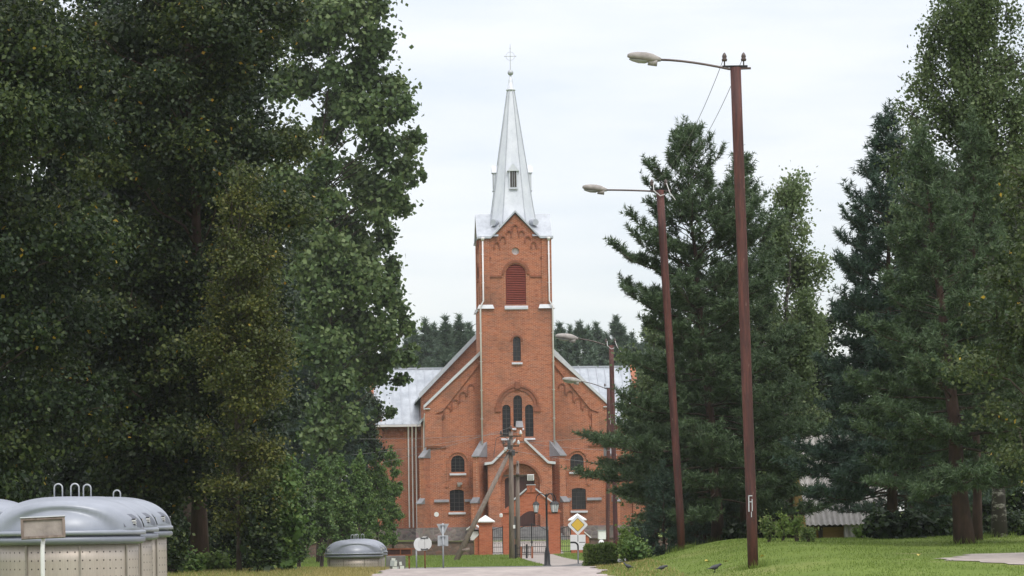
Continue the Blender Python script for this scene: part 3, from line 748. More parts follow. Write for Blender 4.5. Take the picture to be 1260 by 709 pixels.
for sx in (-1,1):
    for sy in (-1,1):
        p=Vector((sx*1.32,cy+sy*1.32,22.35)); d=Vector((sx*.35,sy*1.0,-.05)).normalized(); b.tube([p-d*.2,p+d*.55],[.25,.23],12)
pieces(b,'round_vent',M['seam'],spire)
# downpipes of the tower
for s in (-1,1):
    b=MB(); b.lathe([(.07,20.95),(.13,21.08),(.14,21.2)],10,(s*(UH-.12),FY-.2,0)); x=s*(UH-.12)
    b.tube([(x,FY-.2,21.0),(x,FY-.16,16.75),(s*(TH-.02),FY-.28,16.35),(s*(TH-.02),FY-.2,16.0),(s*(TH-.02),FY-.14,6.6)],.055,8)
    for z in (20,18,14.5,12.5,10.5,8.5): b.box(x-.09,x+.09,FY-.2,FY-.0,z,z+.04) if z>17 else b.box(s*(TH-.02)-.09,s*(TH-.02)+.09,FY-.2,FY,z,z+.04)
    b.build('downpipe',M['pipe'],church,True)
# --- buttresses, plinth, ledges
b=MB(); cb=MB()
def buttress(cx,cyy,ang,wd,ln,z1,z2,low=0):
    Tb=Matrix.Translation((cx,cyy,0))@Matrix.Rotation(ang,4,'Z')
    b.box(-wd/2,wd/2,-ln,.35,0,z1,Tb)
    cb.hexa([Tb@Vector(p) for p in ((-wd/2-.05,-ln-.1,z1+.002),(wd/2+.05,-ln-.1,z1+.002),(wd/2+.05,.2,z1+.002),(-wd/2-.05,.2,z1+.002),(-wd/2-.05,-ln-.1,z1+.07),(wd/2+.05,-ln-.1,z1+.07),(wd/2+.05,.2,z2),(-wd/2-.05,.2,z2))])
    if low:
        b.box(-wd/2,wd/2,-ln-.35,-ln-.002,0,low,Tb)
        cb.hexa([Tb@Vector(p) for p in ((-wd/2-.04,-ln-.42,low+.002),(wd/2+.04,-ln-.42,low+.002),(wd/2+.04,-ln-.003,low+.002),(-wd/2-.04,-ln-.003,low+.002),(-wd/2-.04,-ln-.42,low+.06),(wd/2+.04,-ln-.42,low+.06),(wd/2+.04,-ln-.003,low+.42),(-wd/2-.04,-ln-.003,low+.42))])
for s in (-1,1):
    buttress(s*2.5,FY+.05,s*R(32),.5,1.0,5.85,7.0,2.62)
    buttress(s*6.35,.1,s*R(40),.42,.62,5.85,6.65,2.62)
pieces(b,'buttress',M['brick'],church); pieces(cb,'buttress_cap',M['ledge'],church)
b=MB()
for s in (-1,1):
    for xa,xb in ((3.3,3.76),(4.86,5.9)):
        x0,x1=sorted((s*xa,s*xb)); b.hexa([Vector(p) for p in ((x0,-.16,2.74),(x1,-.16,2.74),(x1,-.003,2.74),(x0,-.003,2.74),(x0,-.16,2.78),(x1,-.16,2.78),(x1,-.003,2.94),(x0,-.003,2.94))])
pieces(b,'ledge',M['ledge'],church)
b=MB()
for s in (-1,1):
    x0,x1=sorted((s*3.06,s*6.24)); b.box(x0,x1,-.16,-.003,-.5,.98); x0,x1=sorted((s*2.26,s*3.06)); b.box(x0,x1,-1.12,-.9,-.5,.96); Tb=Matrix.Translation((s*2.5,FY+.05,0))@Matrix.Rotation(s*R(32),4,'Z'); b.box(-.31,.31,-1.45,.2,-.5,.93,Tb)
    Tb=Matrix.Translation((s*6.35,.1,0))@Matrix.Rotation(s*R(40),4,'Z'); b.box(-.27,.27,-1.05,.3,-.5,.97,Tb); x0,x1=sorted((s*6.43,s*6.55)); b.box(x0,x1,.4,9.8,-.5,.95); x0,x1=sorted((s*6.5,s*(TW+.2))); b.box(x0,x1,9.72,9.95,-.5,.95)
pieces(b,'plinth',M['stone'],church)
# --- porch
PY=-2.45
b=MB(); panel(b,[(-2.22,0),(2.22,0),(2.22,5.35),(0,7.4),(-2.22,5.35)],[arch_poly(0,.98,2.72,4.35)],TY(PY),.5)
b.box(-2.22,-1.75,PY+.5,FY,0,5.35); b.box(1.75,2.22,PY+.5,FY,0,5.35)
b.build('porch',M['brick'],church)
b=MB(); panel(b,[(-1.75,.98),(1.75,.98),(1.75,5.5),(-1.75,5.5)],[arch_poly(0,.98,2.1,3.55,.35)],TY(PY+.55),.35); b.build('porch_tympanum',M['brick'],church)
b=MB(); ring(b,0,.98+4.35-1.36,1.37,1.52,0,PI,PY-.06,PY+.01,n=18)
for i,zt in ((-1.5,4.75),(1.5,4.75)): pass
b.build('porch_arch',M['brick_dark'],church)
b=MB(); b.box(-1.04,-.012,PY+.86,PY+.92,.99,4.5); b.box(.012,1.04,PY+.86,PY+.92,.99,4.5); dr=b.build('door',M['door'],church)
b=MB(); b.tube([(.12,PY+.8,2.0),(.12,PY+.8,2.25)],.02,6); b.tube([(.12,PY+.86,2.02),(.12,PY+.8,2.02)],.015,6); b.build('handle',M['iron'],dr)
b=MB()
for s in (-1,1):
    b.prism([(-2.46*s,5.26),(-2.46*s,5.44),(-1.98*s,5.49),(-.3*s,7.1),(-.3*s,6.92),(-1.92*s,5.33)],PY-.2,FY+.0)
pieces(b,'porch_coping',M['coping'],church)
b=MB(); b.box(-.2,.2,PY-.08,PY+.4,6.9,7.85); b.build('porch_finial',M['brick'],church)
b=MB(); b.hexa([Vector(p) for p in ((-.27,PY-.2,7.852),(.27,PY-.2,7.852),(.27,PY+.5,7.852),(-.27,PY+.5,7.852),(-.22,PY+.12,8.3),(.22,PY+.12,8.3),(.22,PY+.3,8.3),(-.22,PY+.3,8.3))]); b.build('finial_cap',M['ledge'],church)
b=MB()
for i in range(6): b.box(-2.4-.12*(5-i),2.4+.12*(5-i),PY-.35-.34*(6-i),PY-.02-.0*i,-.5+(0 if i==0 else 0),.155*(i+1)+.01)
b.build('stair',M['steps'],church)
for (x,z) in ((-4.1,3.95),): 
    b=MB(); b.box(x-.17,x+.17,-.34,-.1,z,z+.17); b.tube([(x,-.1,z+.08),(x,0,z+.08)],.03,6); b.box(x-.15,x+.05,-.3,-.12,z-.12,z-.002); b.build('floodlight',M['lamp_head'],church)
b=MB(); b.lathe([(.17,-.02),(.17,.0)],16,(0,0,0),Matrix.Translation((-5.75,-.03,1.9))@Matrix.Rotation(PI/2,4,'X')); b.build('plaque',M['white'],church)

# ------------------------------------------------------------ gateway, pillars, wicket gates, walls
GY=165; gx=at(654.5,681,GY).x; gz=zg(gx,GY)-.0
gw=empty('church_gateway',(gx,GY,gz),R(-1),'orange brick gateway with a gabled arch over black iron gates','gateway')
b=MB(); panel(b,[(-1.66,0),(-.98,0),(-.98,1.9)]+[(-.98+1.96*(i/14),1.9+.62*math.sin(PI*i/14)) for i in range(1,14)]+[(.98,1.9),(.98,0),(1.66,0),(1.66,2.55),(.22,3.72),(-.22,3.72),(-1.66,2.55)],[],I4,.62)
b.add([(x,.62,z) for x,z in ((-1.66,0),(-.98,0),(-.98,2.2),(-1.66,2.55))],[(0,1,2,3)]); b.add([(x,.62,z) for x,z in ((1.66,0),(.98,0),(.98,2.2),(1.66,2.55))],[(3,2,1,0)])
b.add([(x,.62,z) for x,z in ((-.98,2.55),(.98,2.55),(.22,3.72),(-.22,3.72))],[(3,2,1,0)])
b.build('arch_wall',M['brick2'],gw)
b=MB()
for s in (-1,1): x0,x1=sorted((s*.95,s*1.74)); b.box(x0,x1,-.08,.7,2.42,2.50); 
b.box(-.24,.24,-.06,.66,3.60,4.02)
pieces(b,'pillar_cornice',M['brick2'],gw)
b=MB()
for s in (-1,1):
    b.prism([(-1.28*s,2.93),(-1.28*s,3.03),(-.26*s,3.86),(-.26*s,3.76)],-.13,.74)
b.box(-.27,.27,-.1,.7,4.022,4.06); pieces(b,'gate_coping',M['coping'],gw)
b=MB(); b.box(-.05,.05,-.075,-.055,3.64,3.95); b.box(-.11,.11,-.08,-.06,3.80,3.87); b.build('cross_niche',M['brick_dark'],gw)
def gate_leaf(x0, x1, h0, h1, name, parent, swing):
    b=MB(); n=max(3,int(abs(x1-x0)/.105)); 
    H=lambda t: h0+(h1-h0)*math.sin(t*PI/2)
    for i in range(n+1):
        t=i/n; x=x0+(x1-x0)*t; b.tube([(x,.3,.08),(x,.3,H(t) if i not in(0,n) else H(t)+.06)],.011 if 0<i<n else .028,5)
    b.tube([(x0+(x1-x0)*i/8,.3,H(i/8)-.02) for i in range(9)],.02,5)
    for z in (.12,.45,1.0): b.tube([(x0,.3,z),(x1,.3,z)],.018,5)
    for i in range(0,n,2):
        xx=x0+(x1-x0)*(i+1)/n; b.tube([(xx+.06*math.cos(t),.3,.72+.09*math.sin(t)) for t in np.linspace(0,2*PI,9)],.008,4,False)
    return b.build(name,M['iron'],parent)
gate_leaf(-.97,-.01,1.35,1.75,'gate_leaf',gw,0); gate_leaf(.97,.01,1.35,1.75,'gate_leaf',gw,0)
b=MB()
b.box(-2.0,-1.7,0,0,0,0) if False else None
b.tube([(-1.72,-.1,2.3),(-1.74,-.25,2.32)],.015,5)
if b.v: b.lathe([(.02,2.18),(.09,2.2),(.10,2.36),(.02,2.4)],10,(-1.75,-.28,0)); b.build('gate_lamp',M['white'],gw)
def gate_pillar(px, label, side):
    x=at(px,681,GY).x; z=zg(x,GY); r=empty('gate_pillar',(x,GY,z),R(-1),label,'pillar','white capped pillars beside the church gateway')
    b=MB(); b.box(-.38,.38,-.38,.38,-.1,1.80); b.box(-.43,.43,-.43,.43,1.80,1.90); 
    x0,x1=sorted((side*.38,side*.66)); b.hexa([Vector(p) for p in ((x0,-.2,-.1),(x1,-.2,-.1),(x1,.2,-.1),(x0,.2,-.1),(x0,-.2,1.25 if side<0 and False else 1.18),(x1,-.2,1.18-.26*(1 if side>0 else 1)),(x1,.2,.92),(x0,.2,1.18))] if side>0 else [Vector(p) for p in ((x0,-.2,-.1),(x1,-.2,-.1),(x1,.2,-.1),(x0,.2,-.1),(x0,-.2,.92),(x1,-.2,1.18),(x1,.2,1.18),(x0,.2,.92))])
    b.build('shaft',M['brick2'],r)
    b=MB(); b.hexa([Vector(p) for p in ((-.54,-.54,1.902),(.54,-.54,1.902),(.54,.54,1.902),(-.54,.54,1.902),(-.54,-.54,1.96),(.54,-.54,1.96),(.54,.54,1.96),(-.54,.54,1.96))]); b.add([(-.54,-.54,1.962),(.54,-.54,1.962),(.54,.54,1.962),(-.54,.54,1.962),(0,0,2.32)],[(0,1,4),(1,2,4),(2,3,4),(3,0,4)]); b.build('cap',M['white'],r)
    b=MB(); xa,xb=side*.385,side*.78; b.hexa([Vector(p) for p in ((xa,-.27,1.2),(xb,-.27,.86),(xb,.27,.86),(xa,.27,1.2),(xa,-.27,1.27),(xb,-.27,.93),(xb,.27,.93),(xa,.27,1.27))]); pieces(b,'buttress_cap',M['white'],r)
    return r,x
gl,glx=gate_pillar(598,'brick gate pillar beside the slanted timber brace',-1); gr,grx=gate_pillar(711,'brick gate pillar behind the yellow diamond sign',1)
for xa,xb,lab in ((glx+.40,gx-1.68,'narrow iron side gate by the wooden pole'),(gx+1.68,grx-.40,'narrow iron side gate by the three-arm lamp post')):
    wgt=empty('side_gate',((xa+xb)/2,GY-.1,zg(xa,GY)),0,lab,'gate','iron side gates'); h=(xb-xa)/2
    gate_leaf(-h,h,1.45,1.62,'gate_leaf',wgt,0)
def stone_wall(x0,x1,label):
    b=MB(); z0=zg((x0+x1)/2,GY); n=max(4,int((x1-x0)/.9)); rg=random.Random(int(x0*7)); T=.22
    tops=[.78+rg.uniform(-.03,.03) for _ in range(n+1)]
    for i in range(n):
        xa=x0+(x1-x0)*i/n-x0; xb=x0+(x1-x0)*(i+1)/n-x0
        b.hexa([Vector(p) for p in ((xa,-T,-.2),(xb,-T,-.2),(xb,T,-.2),(xa,T,-.2),(xa,-T,tops[i]),(xb,-T,tops[i+1]),(xb,T,tops[i+1]),(xa,T,tops[i]))])
    r=empty('stone_wall',(x0,GY+.1,z0),0,label,'wall'); b.build('masonry',M['wallstone'],r)
    b=MB(); 
    for i in range(n):
        xa=(x1-x0)*i/n; xb=(x1-x0)*(i+1)/n-.012
        b.hexa([Vector(p) for p in ((xa,-T-.06,tops[i]+.003),(xb,-T-.06,tops[i+1]+.003),(xb,T+.06,tops[i+1]+.003),(xa,T+.06,tops[i]+.003),(xa,-T-.06,tops[i]+.07),(xb,-T-.06,tops[i+1]+.07),(xb,T+.06,tops[i+1]+.07),(xa,T+.06,tops[i]+.07))])
    b.build('coping',M['bark_dark'],r)
stone_wall(-26,glx-.68,'low brown stone wall left of the gate behind the round signs'); stone_wall(grx+.68,24,'low brown stone wall right of the gate behind the hedge')

# ------------------------------------------------------------ street lamps
def street_lamp(base, top, al, label, extra=0, headrot=0.0, stub=True, rise=.2, wisps=False, hs=1.0):
    base=Vector(base); d=Vector(top)-base
    r=empty('street_lamp',base,0,label,'street lamp','tall oxide red street lamp poles along the road')
    b=MB(); n=8; b.tube([d*(i/n)-Vector((0,0,.3 if i==0 else 0)) for i in range(n+1)],.098,14); b.build('pole',M['polered'],r,True)
    t=d; b=MB(); L=al
    pts=[t+Vector((.28,0,-.02)),t+Vector((-.12,0,-.03))]+[t+Vector((-.12-(L-.12)*k/6,-.0,-.03+rise*(1-(1-k/6)**1.6))) for k in range(1,7)]
    b.tube(pts,.022,7); b.build('arm',M['ceramic'],r,True)
    e=pts[-1]; tilt=R(8); Mh=Matrix.Translation(e)@Matrix.Rotation(tilt+headrot,4,'Y')@Matrix.Scale(hs,4)
    prof=[(.06,.035,.035),(-.02,.06,.06),(-.10,.10,.085),(-.22,.13,.095),(-.38,.125,.085),(-.50,.085,.06),(-.56,.03,.03)]
    v=[];f=[];m=12
    for x,wy,hz in prof:
        for k in range(m):
            a=2*PI*k/m; zz=math.sin(a)*hz; v.append(Mh@Vector((x,math.cos(a)*wy,zz*(1.15 if zz>0 else .75))))
    for i in range(len(prof)-1):
        for k in range(m): f.append((i*m+k,i*m+(k+1)%m,(i+1)*m+(k+1)%m,(i+1)*m+k))
    f.append(tuple(range(m))); f.append(tuple(range((len(prof)-1)*m,len(prof)*m)))
    b=MB(); b.add(v,f); b.box(-.17,.0,-.06,.06,-.115,-.02,Mh); hd=b.build('lamp_head',M['lamp_head'],r,True)
    b=MB(); v=[];f=[]
    for i,(x,wy,hz) in enumerate(((-.17,.05,.02),(-.22,.095,.045),(-.34,.10,.055),(-.46,.07,.035),(-.52,.03,.015))):
        for k in range(9):
            a=PI+PI*k/8; v.append(Mh@Vector((x,math.cos(a)*wy,-.052+math.sin(a)*hz)))
    for i in range(4):
        for k in range(8): f.append((i*9+k,i*9+k+1,(i+1)*9+k+1,(i+1)*9+k))
    b.add(v,f); b.build('lamp_lens',M['lamp_lens'],hd,True)
    b=MB(); b.box(-.24+t.x,.22+t.x,t.y-.02,t.y+.02,t.z-.0,t.z+.035); b.lathe([(.10,.0),(.105,.02),(.02,.03)],14,(t.x,t.y,t.z)); b.build('crossbar',M['iron'],r)
    ins=[]
    for q in (-.2,.15):
        b=MB(); b.lathe([(.012,0.03),(.012,.11),(.045,.115),(.052,.15),(.034,.17),(.046,.19),(.036,.23),(.018,.26),(.004,.275)],10,(t.x+q,t.y,t.z)); b.build('insulator',M['ceramic'],r,True); ins.append(base+t+Vector((q,0,.2)))
    if wisps:
        b=MB(); b.tube([t+Vector((-.16,-.04,.16)),t+Vector((-.16,-.12,-.02)),t+Vector((.0,-.14,-.16)),t+Vector((.12,-.1,-.12))],.012,5); b.tube([t+Vector((.16,-.04,.17)),t+Vector((.24,-.1,-.08)),t+Vector((.38,-.05,-.26))],.012,5); b.build('cable',M['pipe'],r)
    return r,ins
def lampat(pxb,pyb,pxt,pyt,Y,*a,**k):
    bs=at(pxb,pyb,Y); bs.z=zg(bs.x,Y); tp=at(pxt,pyt,Y); return street_lamp(bs,tp,*a,**k)
l1,i1=lampat(927,690,905,83,52,1.42,'nearest and tallest red lamp pole with a paint mark low on it',rise=.19)
l2,i2=lampat(839.5,678,812,234,71,1.38,'second red lamp pole leaning left in front of the pine',rise=.05,wisps=True)
l3,i3=lampat(758,668,752,425,115,1.42,'red lamp pole beside the church whose lamp is above the roof line',rise=.32,wisps=True,hs=1.5)
l4,i4=lampat(747.5,668,749,478,150,1.55,'far red lamp pole with a lamp hanging over the church roof',rise=.42,hs=1.6)
# white paint mark, low on the nearest pole
b=MB(); yb=-.112
def stroke(x,z,w,h): b.box(x-w/2,x+w/2,yb+.0,yb+.012,z-h/2,z+h/2)
mx=-.047; mz=1.18
for (x,z,w_,h_) in ((-.03,0,.018,.30),(.0,.14,.07,.018),(-.005,.03,.05,.016),(.03,-.03,.014,.22),(.015,-.20,.012,.10)): stroke(mx+x,mz+z,w_,h_)
b.build('paint_mark',M['coping'],l1)
def wire(a, c, sag, label, group='overhead lines', r=.006, mat='wire', name='overhead_wire'):
    a=Vector(a); c=Vector(c); pts=[]
    for i in range(19):
        t=i/18; p=a.lerp(c,t)-a; p.z-=4*sag*t*(1-t); pts.append(p)
    b=MB(); b.tube(pts,r,4); o=b.build(name,M[mat],None); o.location=a; return tag(o,label,'wire',group)
wire(i1[0],i2[0],.42,'thin sagging wire on the left of the pair between the two nearest red poles'); wire(i1[1],i2[1],.40,'thin sagging wire on the right of the pair between the two nearest red poles')

# ------------------------------------------------------------ wooden utility poles
UY=146
bp=at(630,690,UY); bp.z=zg(bp.x,UY); tp=at(628.5,531,UY)
up=empty('utility_pole',bp,0,'weathered wooden pole with a slanted brace in front of the church door','utility pole')
b=MB(); d=tp-bp; b.tube([Vector((0,0,-.3)),d*.5,d],[.16,.135,.105],10); b.build('pole',M['oldwood'],up,True)
s0=at(559,691,UY-1.5); s0.z=zg(s0.x,s0.y)-.2; s1=at(627,556,UY); b=MB(); b.tube([s0-bp,(s0-bp).lerp(s1-bp,.5),s1-bp],[.145,.125,.10],10); b.tube([at(572,678,UY-1.4)-bp+Vector((-.15,0,0)),at(578,676,UY-1.4)-bp],.1,6); b.build('brace',M['oldwood'],up,True)
b=MB(); t=d
for (z,wd) in ((-.25,.55),(-.75,.42),(-1.1,.35)): b.box(t.x-wd,t.x+wd,t.y-.2,t.y-.13,t.z+z-.035,t.z+z+.035)
pieces(b,'crossarm',M['bark_dark'],up)
ins=[]
for (x,z) in ((-.5,-.25),(.5,-.25),(-.38,-.75),(.38,-.75),(0,0),(-.3,-1.1)):
    b=MB(); b.lathe([(.012,0),(.012,.08),(.07,.09),(.08,.16),(.05,.19),(.065,.22),(.02,.3)],9,(t.x+x,t.y-.17,t.z+z)); b.build('insulator',M['ceramicw' if len(ins)%2 else 'ceramic'],up,True); ins.append(bp+t+Vector((x,-.17,z+.2)))
b=MB(); b.tube([t+Vector((-.15,-.2,-.4)),t+Vector((-.45,-.25,-.2)),t+Vector((-.75,-.2,-.35)),t+Vector((-.9,-.1,-1.3)),t+Vector((-.3,-.18,-1.35)),t+Vector((-.1,-.2,-1.0))],.018,5); b.box(t.x-.18,t.x-.02,t.y-.3,t.y-.16,t.z-.95,t.z-.45); b.box(t.x+.03,t.x+.2,t.y-.28,t.y-.14,t.z-1.25,t.z-.95); b.build('cable_bundle',M['wiredark'],up)
b=MB(); m1=at(632,648,UY)-bp; b.box(m1.x-.03,m1.x+.08,-.22,-.17,m1.z-.1,m1.z+.08); b.build('marker_plate',M['white'],up)
tgt=[(430,560,150),(430,540,150),(800,530,118),(800,555,118),(430,578,150),(800,575,118)]
labs=['upper','middle','upper','middle','lowest','lowest']
for k,(px,py,Y) in enumerate(tgt):
    side='left' if px<600 else 'right'
    wire(ins[k if k<len(ins) else 0],at(px,py,Y),.12,f'thin {labs[k]} wire running {side} from the wooden pole across the church front',r=.007,mat='wire')
PY2=150; bp=at(637,683,PY2); bp.z=zg(bp.x,PY2); tp=at(637,567,PY2)
p2=empty('crossarm_pole',bp,0,'thinner dark wooden pole with a crossarm and a white floodlight before the gateway','utility pole')
b=MB(); d=tp-bp; b.tube([Vector((0,0,-.2)),d*.5,d],[.14,.12,.07],9); b.build('pole',M['oldwood'],p2,True)
ca=at(637,585.5,PY2)-bp; b=MB(); b.box(ca.x-.74,ca.x+.62,ca.y-.18,ca.y-.10,ca.z-.05,ca.z+.05); pieces(b,'crossarm',M['bark_dark'],p2)
b=MB(); b.box(ca.x+.5,ca.x+.86,ca.y-.35,ca.y-.16,ca.z-.27,ca.z+.06); fl=b.build('floodlight',M['white'],p2,bevel=.02)
b=MB(); b.box(ca.x+.54,ca.x+.82,ca.y-.365,ca.y-.352,ca.z-.23,ca.z+.02); b.build('lens',M['lamp_lens'],fl)
b=MB(); b.lathe([(.02,0),(.09,.02),(.10,.12),(.03,.2)],10,(ca.x,ca.y-.2,ca.z-.02)); b.lathe([(.02,0),(.05,.02),(.05,.1),(.02,.19)],8,(ca.x,ca.y-.1,ca.z+.55)); b.build('insulator',M['ceramic'],p2,True)
b=MB(); b.box(-.2,-.08,-.2,-.1,1.0,2.2); b.build('cable_guard',M['wiredark'],p2)
# small iron railing around the foot of the poles
b=MB(); rx0=at(628,690,147).x; rx1=at(655,690,147).x; r=empty('flower_bed_railing',(rx0,147.2,zg(rx0,147)),0,'low rusty iron railing around a flower bed at the foot of the poles','railing')
for i in range(5):
    x=(rx1-rx0)*i/4; rb=MB(); rb.box(x-.05,x+.05,-.05,.05,-.1,.62+.12*(i%2)); rb.build('post',M['rust' if i%2==0 else 'iron'],r)
b=MB()
for z in (.22,.55): b.tube([(0,0,z),(rx1-rx0,0,z)],.018,5)
for i in range(13): x=(rx1-rx0)*i/12; b.tube([(x,0,.1),(x,0,.66)],.010,4)
b.build('rail',M['iron'],r)

# ------------------------------------------------------------ three-arm lamp post
LY=118.9; bp=at(673.5,697,LY); bp.z=zg(bp.x,LY)-.02
lp=empty('park_lamp',bp,0,'black cast iron lamp post with three hanging lanterns in front of the gate','lamp post')
b=MB(); b.lathe([(.17,0),(.17,.06),(.13,.1),(.115,.55),(.10,.62),(.075,.7),(.075,.78),(.045,.85),(.042,2.55),(.055,2.6),(.042,2.66),(.035,2.95),(.05,3.0),(.02,3.06)],14); b.build('post',M['iron'],lp,True)
for k,(az,L) in enumerate(((PI+.1,.44),(-.35,.30),(.55,.46))):
    dx,dy=math.cos(az),math.sin(az); pts=[Vector((0,0,2.6))]+[Vector((dx*(L/2-L/2*math.cos(a)),dy*(L/2-L/2*math.cos(a)),2.80+.26*math.sin(a))) for a in np.linspace(.0,PI,12)]
    pts.append(pts[-1]-Vector((0,0,.12))); b=MB(); b.tube(pts,.020,7); arm=b.build('arm',M['iron'],lp,True)
    e=pts[-1]; b=MB(); b.lathe([(.075,-.40),(.125,-.08),(.125,-.075)],6,e); ln=b.build('lantern',M['lantern'],lp)
    b=MB(); b.lathe([(.15,-.085),(.145,-.06),(.09,.02),(.03,.05),(.02,.09)],6,e); b.lathe([(.02,-.46),(.06,-.43),(.085,-.405),(.08,-.395)],6,e)
    for i in range(6):
        a=2*PI*i/6; b.tube([e+Vector((.077*math.cos(a),.077*math.sin(a),-.40)),e+Vector((.128*math.cos(a),.128*math.sin(a),-.08))],.007,4)
    b.build('lantern_frame',M['iron'],ln)

# ------------------------------------------------------------ road signs
SY=116; bp=at(711.5,692,SY); bp.z=zg(bp.x,SY)
sg=empty('road_sign',bp,0,'yellow and white diamond road sign above a white plate with a thick black bend','road sign')
dz=at(711.5,646,SY).z-bp.z; pz=at(711,667.5,SY).z-bp.z
b=MB(); b.tube([(0,.04,-.2),(0,.04,dz+.3)],.03,8); b.build('post',M['galv'],sg,True)
def dia(h,y0,y1): return [Vector((x,y,z)) for y in (y0,y1) for x,z in ((-h,dz),(0,dz-h),(h,dz),(0,dz+h))]
h=.425
def rdia(b,h,y0,y1,rr=.06):
    P=[]
    for cx,cz,a in ((h-rr*1.41,0,-45),(0,h-rr*1.41,45),(-h+rr*1.41,0,135),(0,-h+rr*1.41,225)):
        for q in (0,30,60,90): P.append((cx+rr*math.cos(R(a+q)),dz+cz+rr*math.sin(R(a+q))))
    b.prism(P,y0,y1)
b=MB(); rdia(b,h,-.01,.006); dp=b.build('diamond_plate',M['signwhite'],sg)
b=MB(); rdia(b,.285,-.0135,-.0105,.03); b.build('diamond_rim',M['black'],dp)
b=MB(); rdia(b,.262,-.017,-.014,.03); b.build('diamond_centre',M['yellow'],dp)
b=MB(); b.box(-.31,.31,-.01,.006,pz-.31,pz+.31); wp=b.build('bend_plate',M['signwhite'],sg,bevel=.004)
b=MB()
pts=[(-.30,0),(-.16,0)]+[(-.16+.16*math.sin(t),-.16+.16*math.cos(t)) for t in np.linspace(.2,PI/2,6)]+[(0,-.30)]
for (x0,z0),(x1,z1) in zip(pts[:-1],pts[1:]):
    v=Vector((x1-x0,0,z1-z0)); n_=Vector((-v.z,0,v.x)).normalized()*.033; a=Vector((x0,0,pz+z0))-v.normalized()*.006; c=Vector((x1,0,pz+z1))+v.normalized()*.006
    b.add([a+n_+Vector((0,-.0125,0)),c+n_+Vector((0,-.0125,0)),c-n_+Vector((0,-.0125,0)),a-n_+Vector((0,-.0125,0))],[(0,1,2,3)])
b.box(-.012,.012,-.0125,-.0115,pz+.03,pz+.30); b.box(.05,.30,-.0125,-.0115,pz-.012,pz+.012)
b.build('bend_symbol',M['black'],wp)
def sign_back(px,py,rpx,Y,pybase,label,postmat,yaw=0,clamps=True,off=0):
    bp=at(px,pybase,Y); bp.z=zg(bp.x,Y); c=at(px,py,Y)-bp; r=empty('round_sign',bp,yaw,label,'road sign','round road signs seen from behind')
    rad=rpx*Y/F; b=MB(); b.lathe([(rad,-.008),(rad+.004,0),(rad,.008)],28,(0,0,0),Matrix.Translation((off,0,c.z))@Matrix.Rotation(PI/2,4,'X')); pl=b.build('disc',M['signwhite'],r)
    b=MB(); b.tube([(0,.05,-.2),(0,.05,c.z+rad*.75)],.028,8); b.build('post',M[postmat],r,True)
    if clamps:
        b=MB()
        for q in (-.22,.22): b.box(-.14,.14,-.03,-.01,c.z+q-.014,c.z+q+.014); b.box(-.16,-.10,-.032,-.012,c.z+q-.022,c.z+q+.022); b.box(.06,.13,-.032,-.012,c.z+q-.0,c.z+q+.03)
        b.tube([(0,-.012,c.z-.2),(0,-.012,c.z+.2)],.004,5); pieces(b,'clamp',M['iron'],pl)
    return r
sign_back(523,669,8.5,112,697,'large white round sign with dark brackets on a rusty post','rust'); sign_back(513.5,670,8.0,114,697,'partly hidden round sign on a grey post left of the bracketed one','galv',R(40),False,.10)
Y=113; bp=at(545.5,697,Y); bp.z=zg(bp.x,Y); r=empty('yield_sign',bp,R(3),'grey back of an inverted triangle sign over a square plate','road sign')
c=at(545.5,649,Y).z-bp.z; h=.245; b=MB(); b.prism([(-h,c+.14),(h,c+.14),(.03,c-.30),(-.03,c-.30)],-.01,.006); b.build('triangle_plate',M['signback'],r)
c2=at(545.5,665.5,Y).z-bp.z; b=MB(); b.box(-.21,.21,-.01,.006,c2-.21,c2+.21); b.build('square_plate',M['signback'],r,bevel=.003)
b=MB(); b.tube([(0,-.045,-.2),(0,-.045,c+.17)],.03,8); b.build('post',M['galv'],r,True)
b=MB()
for z in (c+.08,c2+.17,c2-.17): b.box(-.1,.1,-.08,-.012,z-.015,z+.015)
pieces(b,'clamp',M['galv'],r)

# ------------------------------------------------------------ notice boxes by the wall
bp=at(584,667,168); bp.z=zg(bp.x,168); r=empty('notice_box',bp,R(-6),'black framed notice box with a white gabled roof beside the gate pillar','notice box'); c=at(584,658,168).z-bp.z
b=MB(); b.box(-.34,-.24,-.1,.1,0,c+.30); b.box(.24,.34,-.1,.1,0,c+.30); b.box(-.24,.24,-.1,.1,c+.2,c+.30); b.build('frame',M['iron'],r)
b=MB(); b.box(-.24,.24,-.06,.04,c-.30,c+.2); b.build('panel',M['signwhite'],r)
b=MB(); b.prism([(-.45,c+.28),(0,c+.58),(.45,c+.28),(.45,c+.34),(0,c+.66),(-.45,c+.34)],-.35,.35); b.build('roof',M['white'],r)
bp=at(741,674,158); bp.z=zg(bp.x,158); r=empty('notice_box',bp,R(10),'white tilted notice box with a round lamp below it behind the hedge','notice box'); c=at(741,658.5,158).z-bp.z
b=MB(); b.box(-.22,.22,-.08,.1,c-.24,c+.24); bx=b.build('panel',M['signwhite'],r,bevel=.02)
b=MB(); b.box(-.25,.25,-.12,.14,c+.245,c+.29); b.build('roof',M['galv'],r)
b=MB(); b.tube([(0,0.02,-.1),(0,.02,c-.24)],.045,8); b.build('post',M['galv'],r)
b=MB(); b.lathe([(.16*math.sin(t),-.16*math.cos(t)) for t in np.linspace(.1,PI-.1,9)],14,(-.08,-.14,c-.42)); b.build('round_lamp',M['white'],r,True)

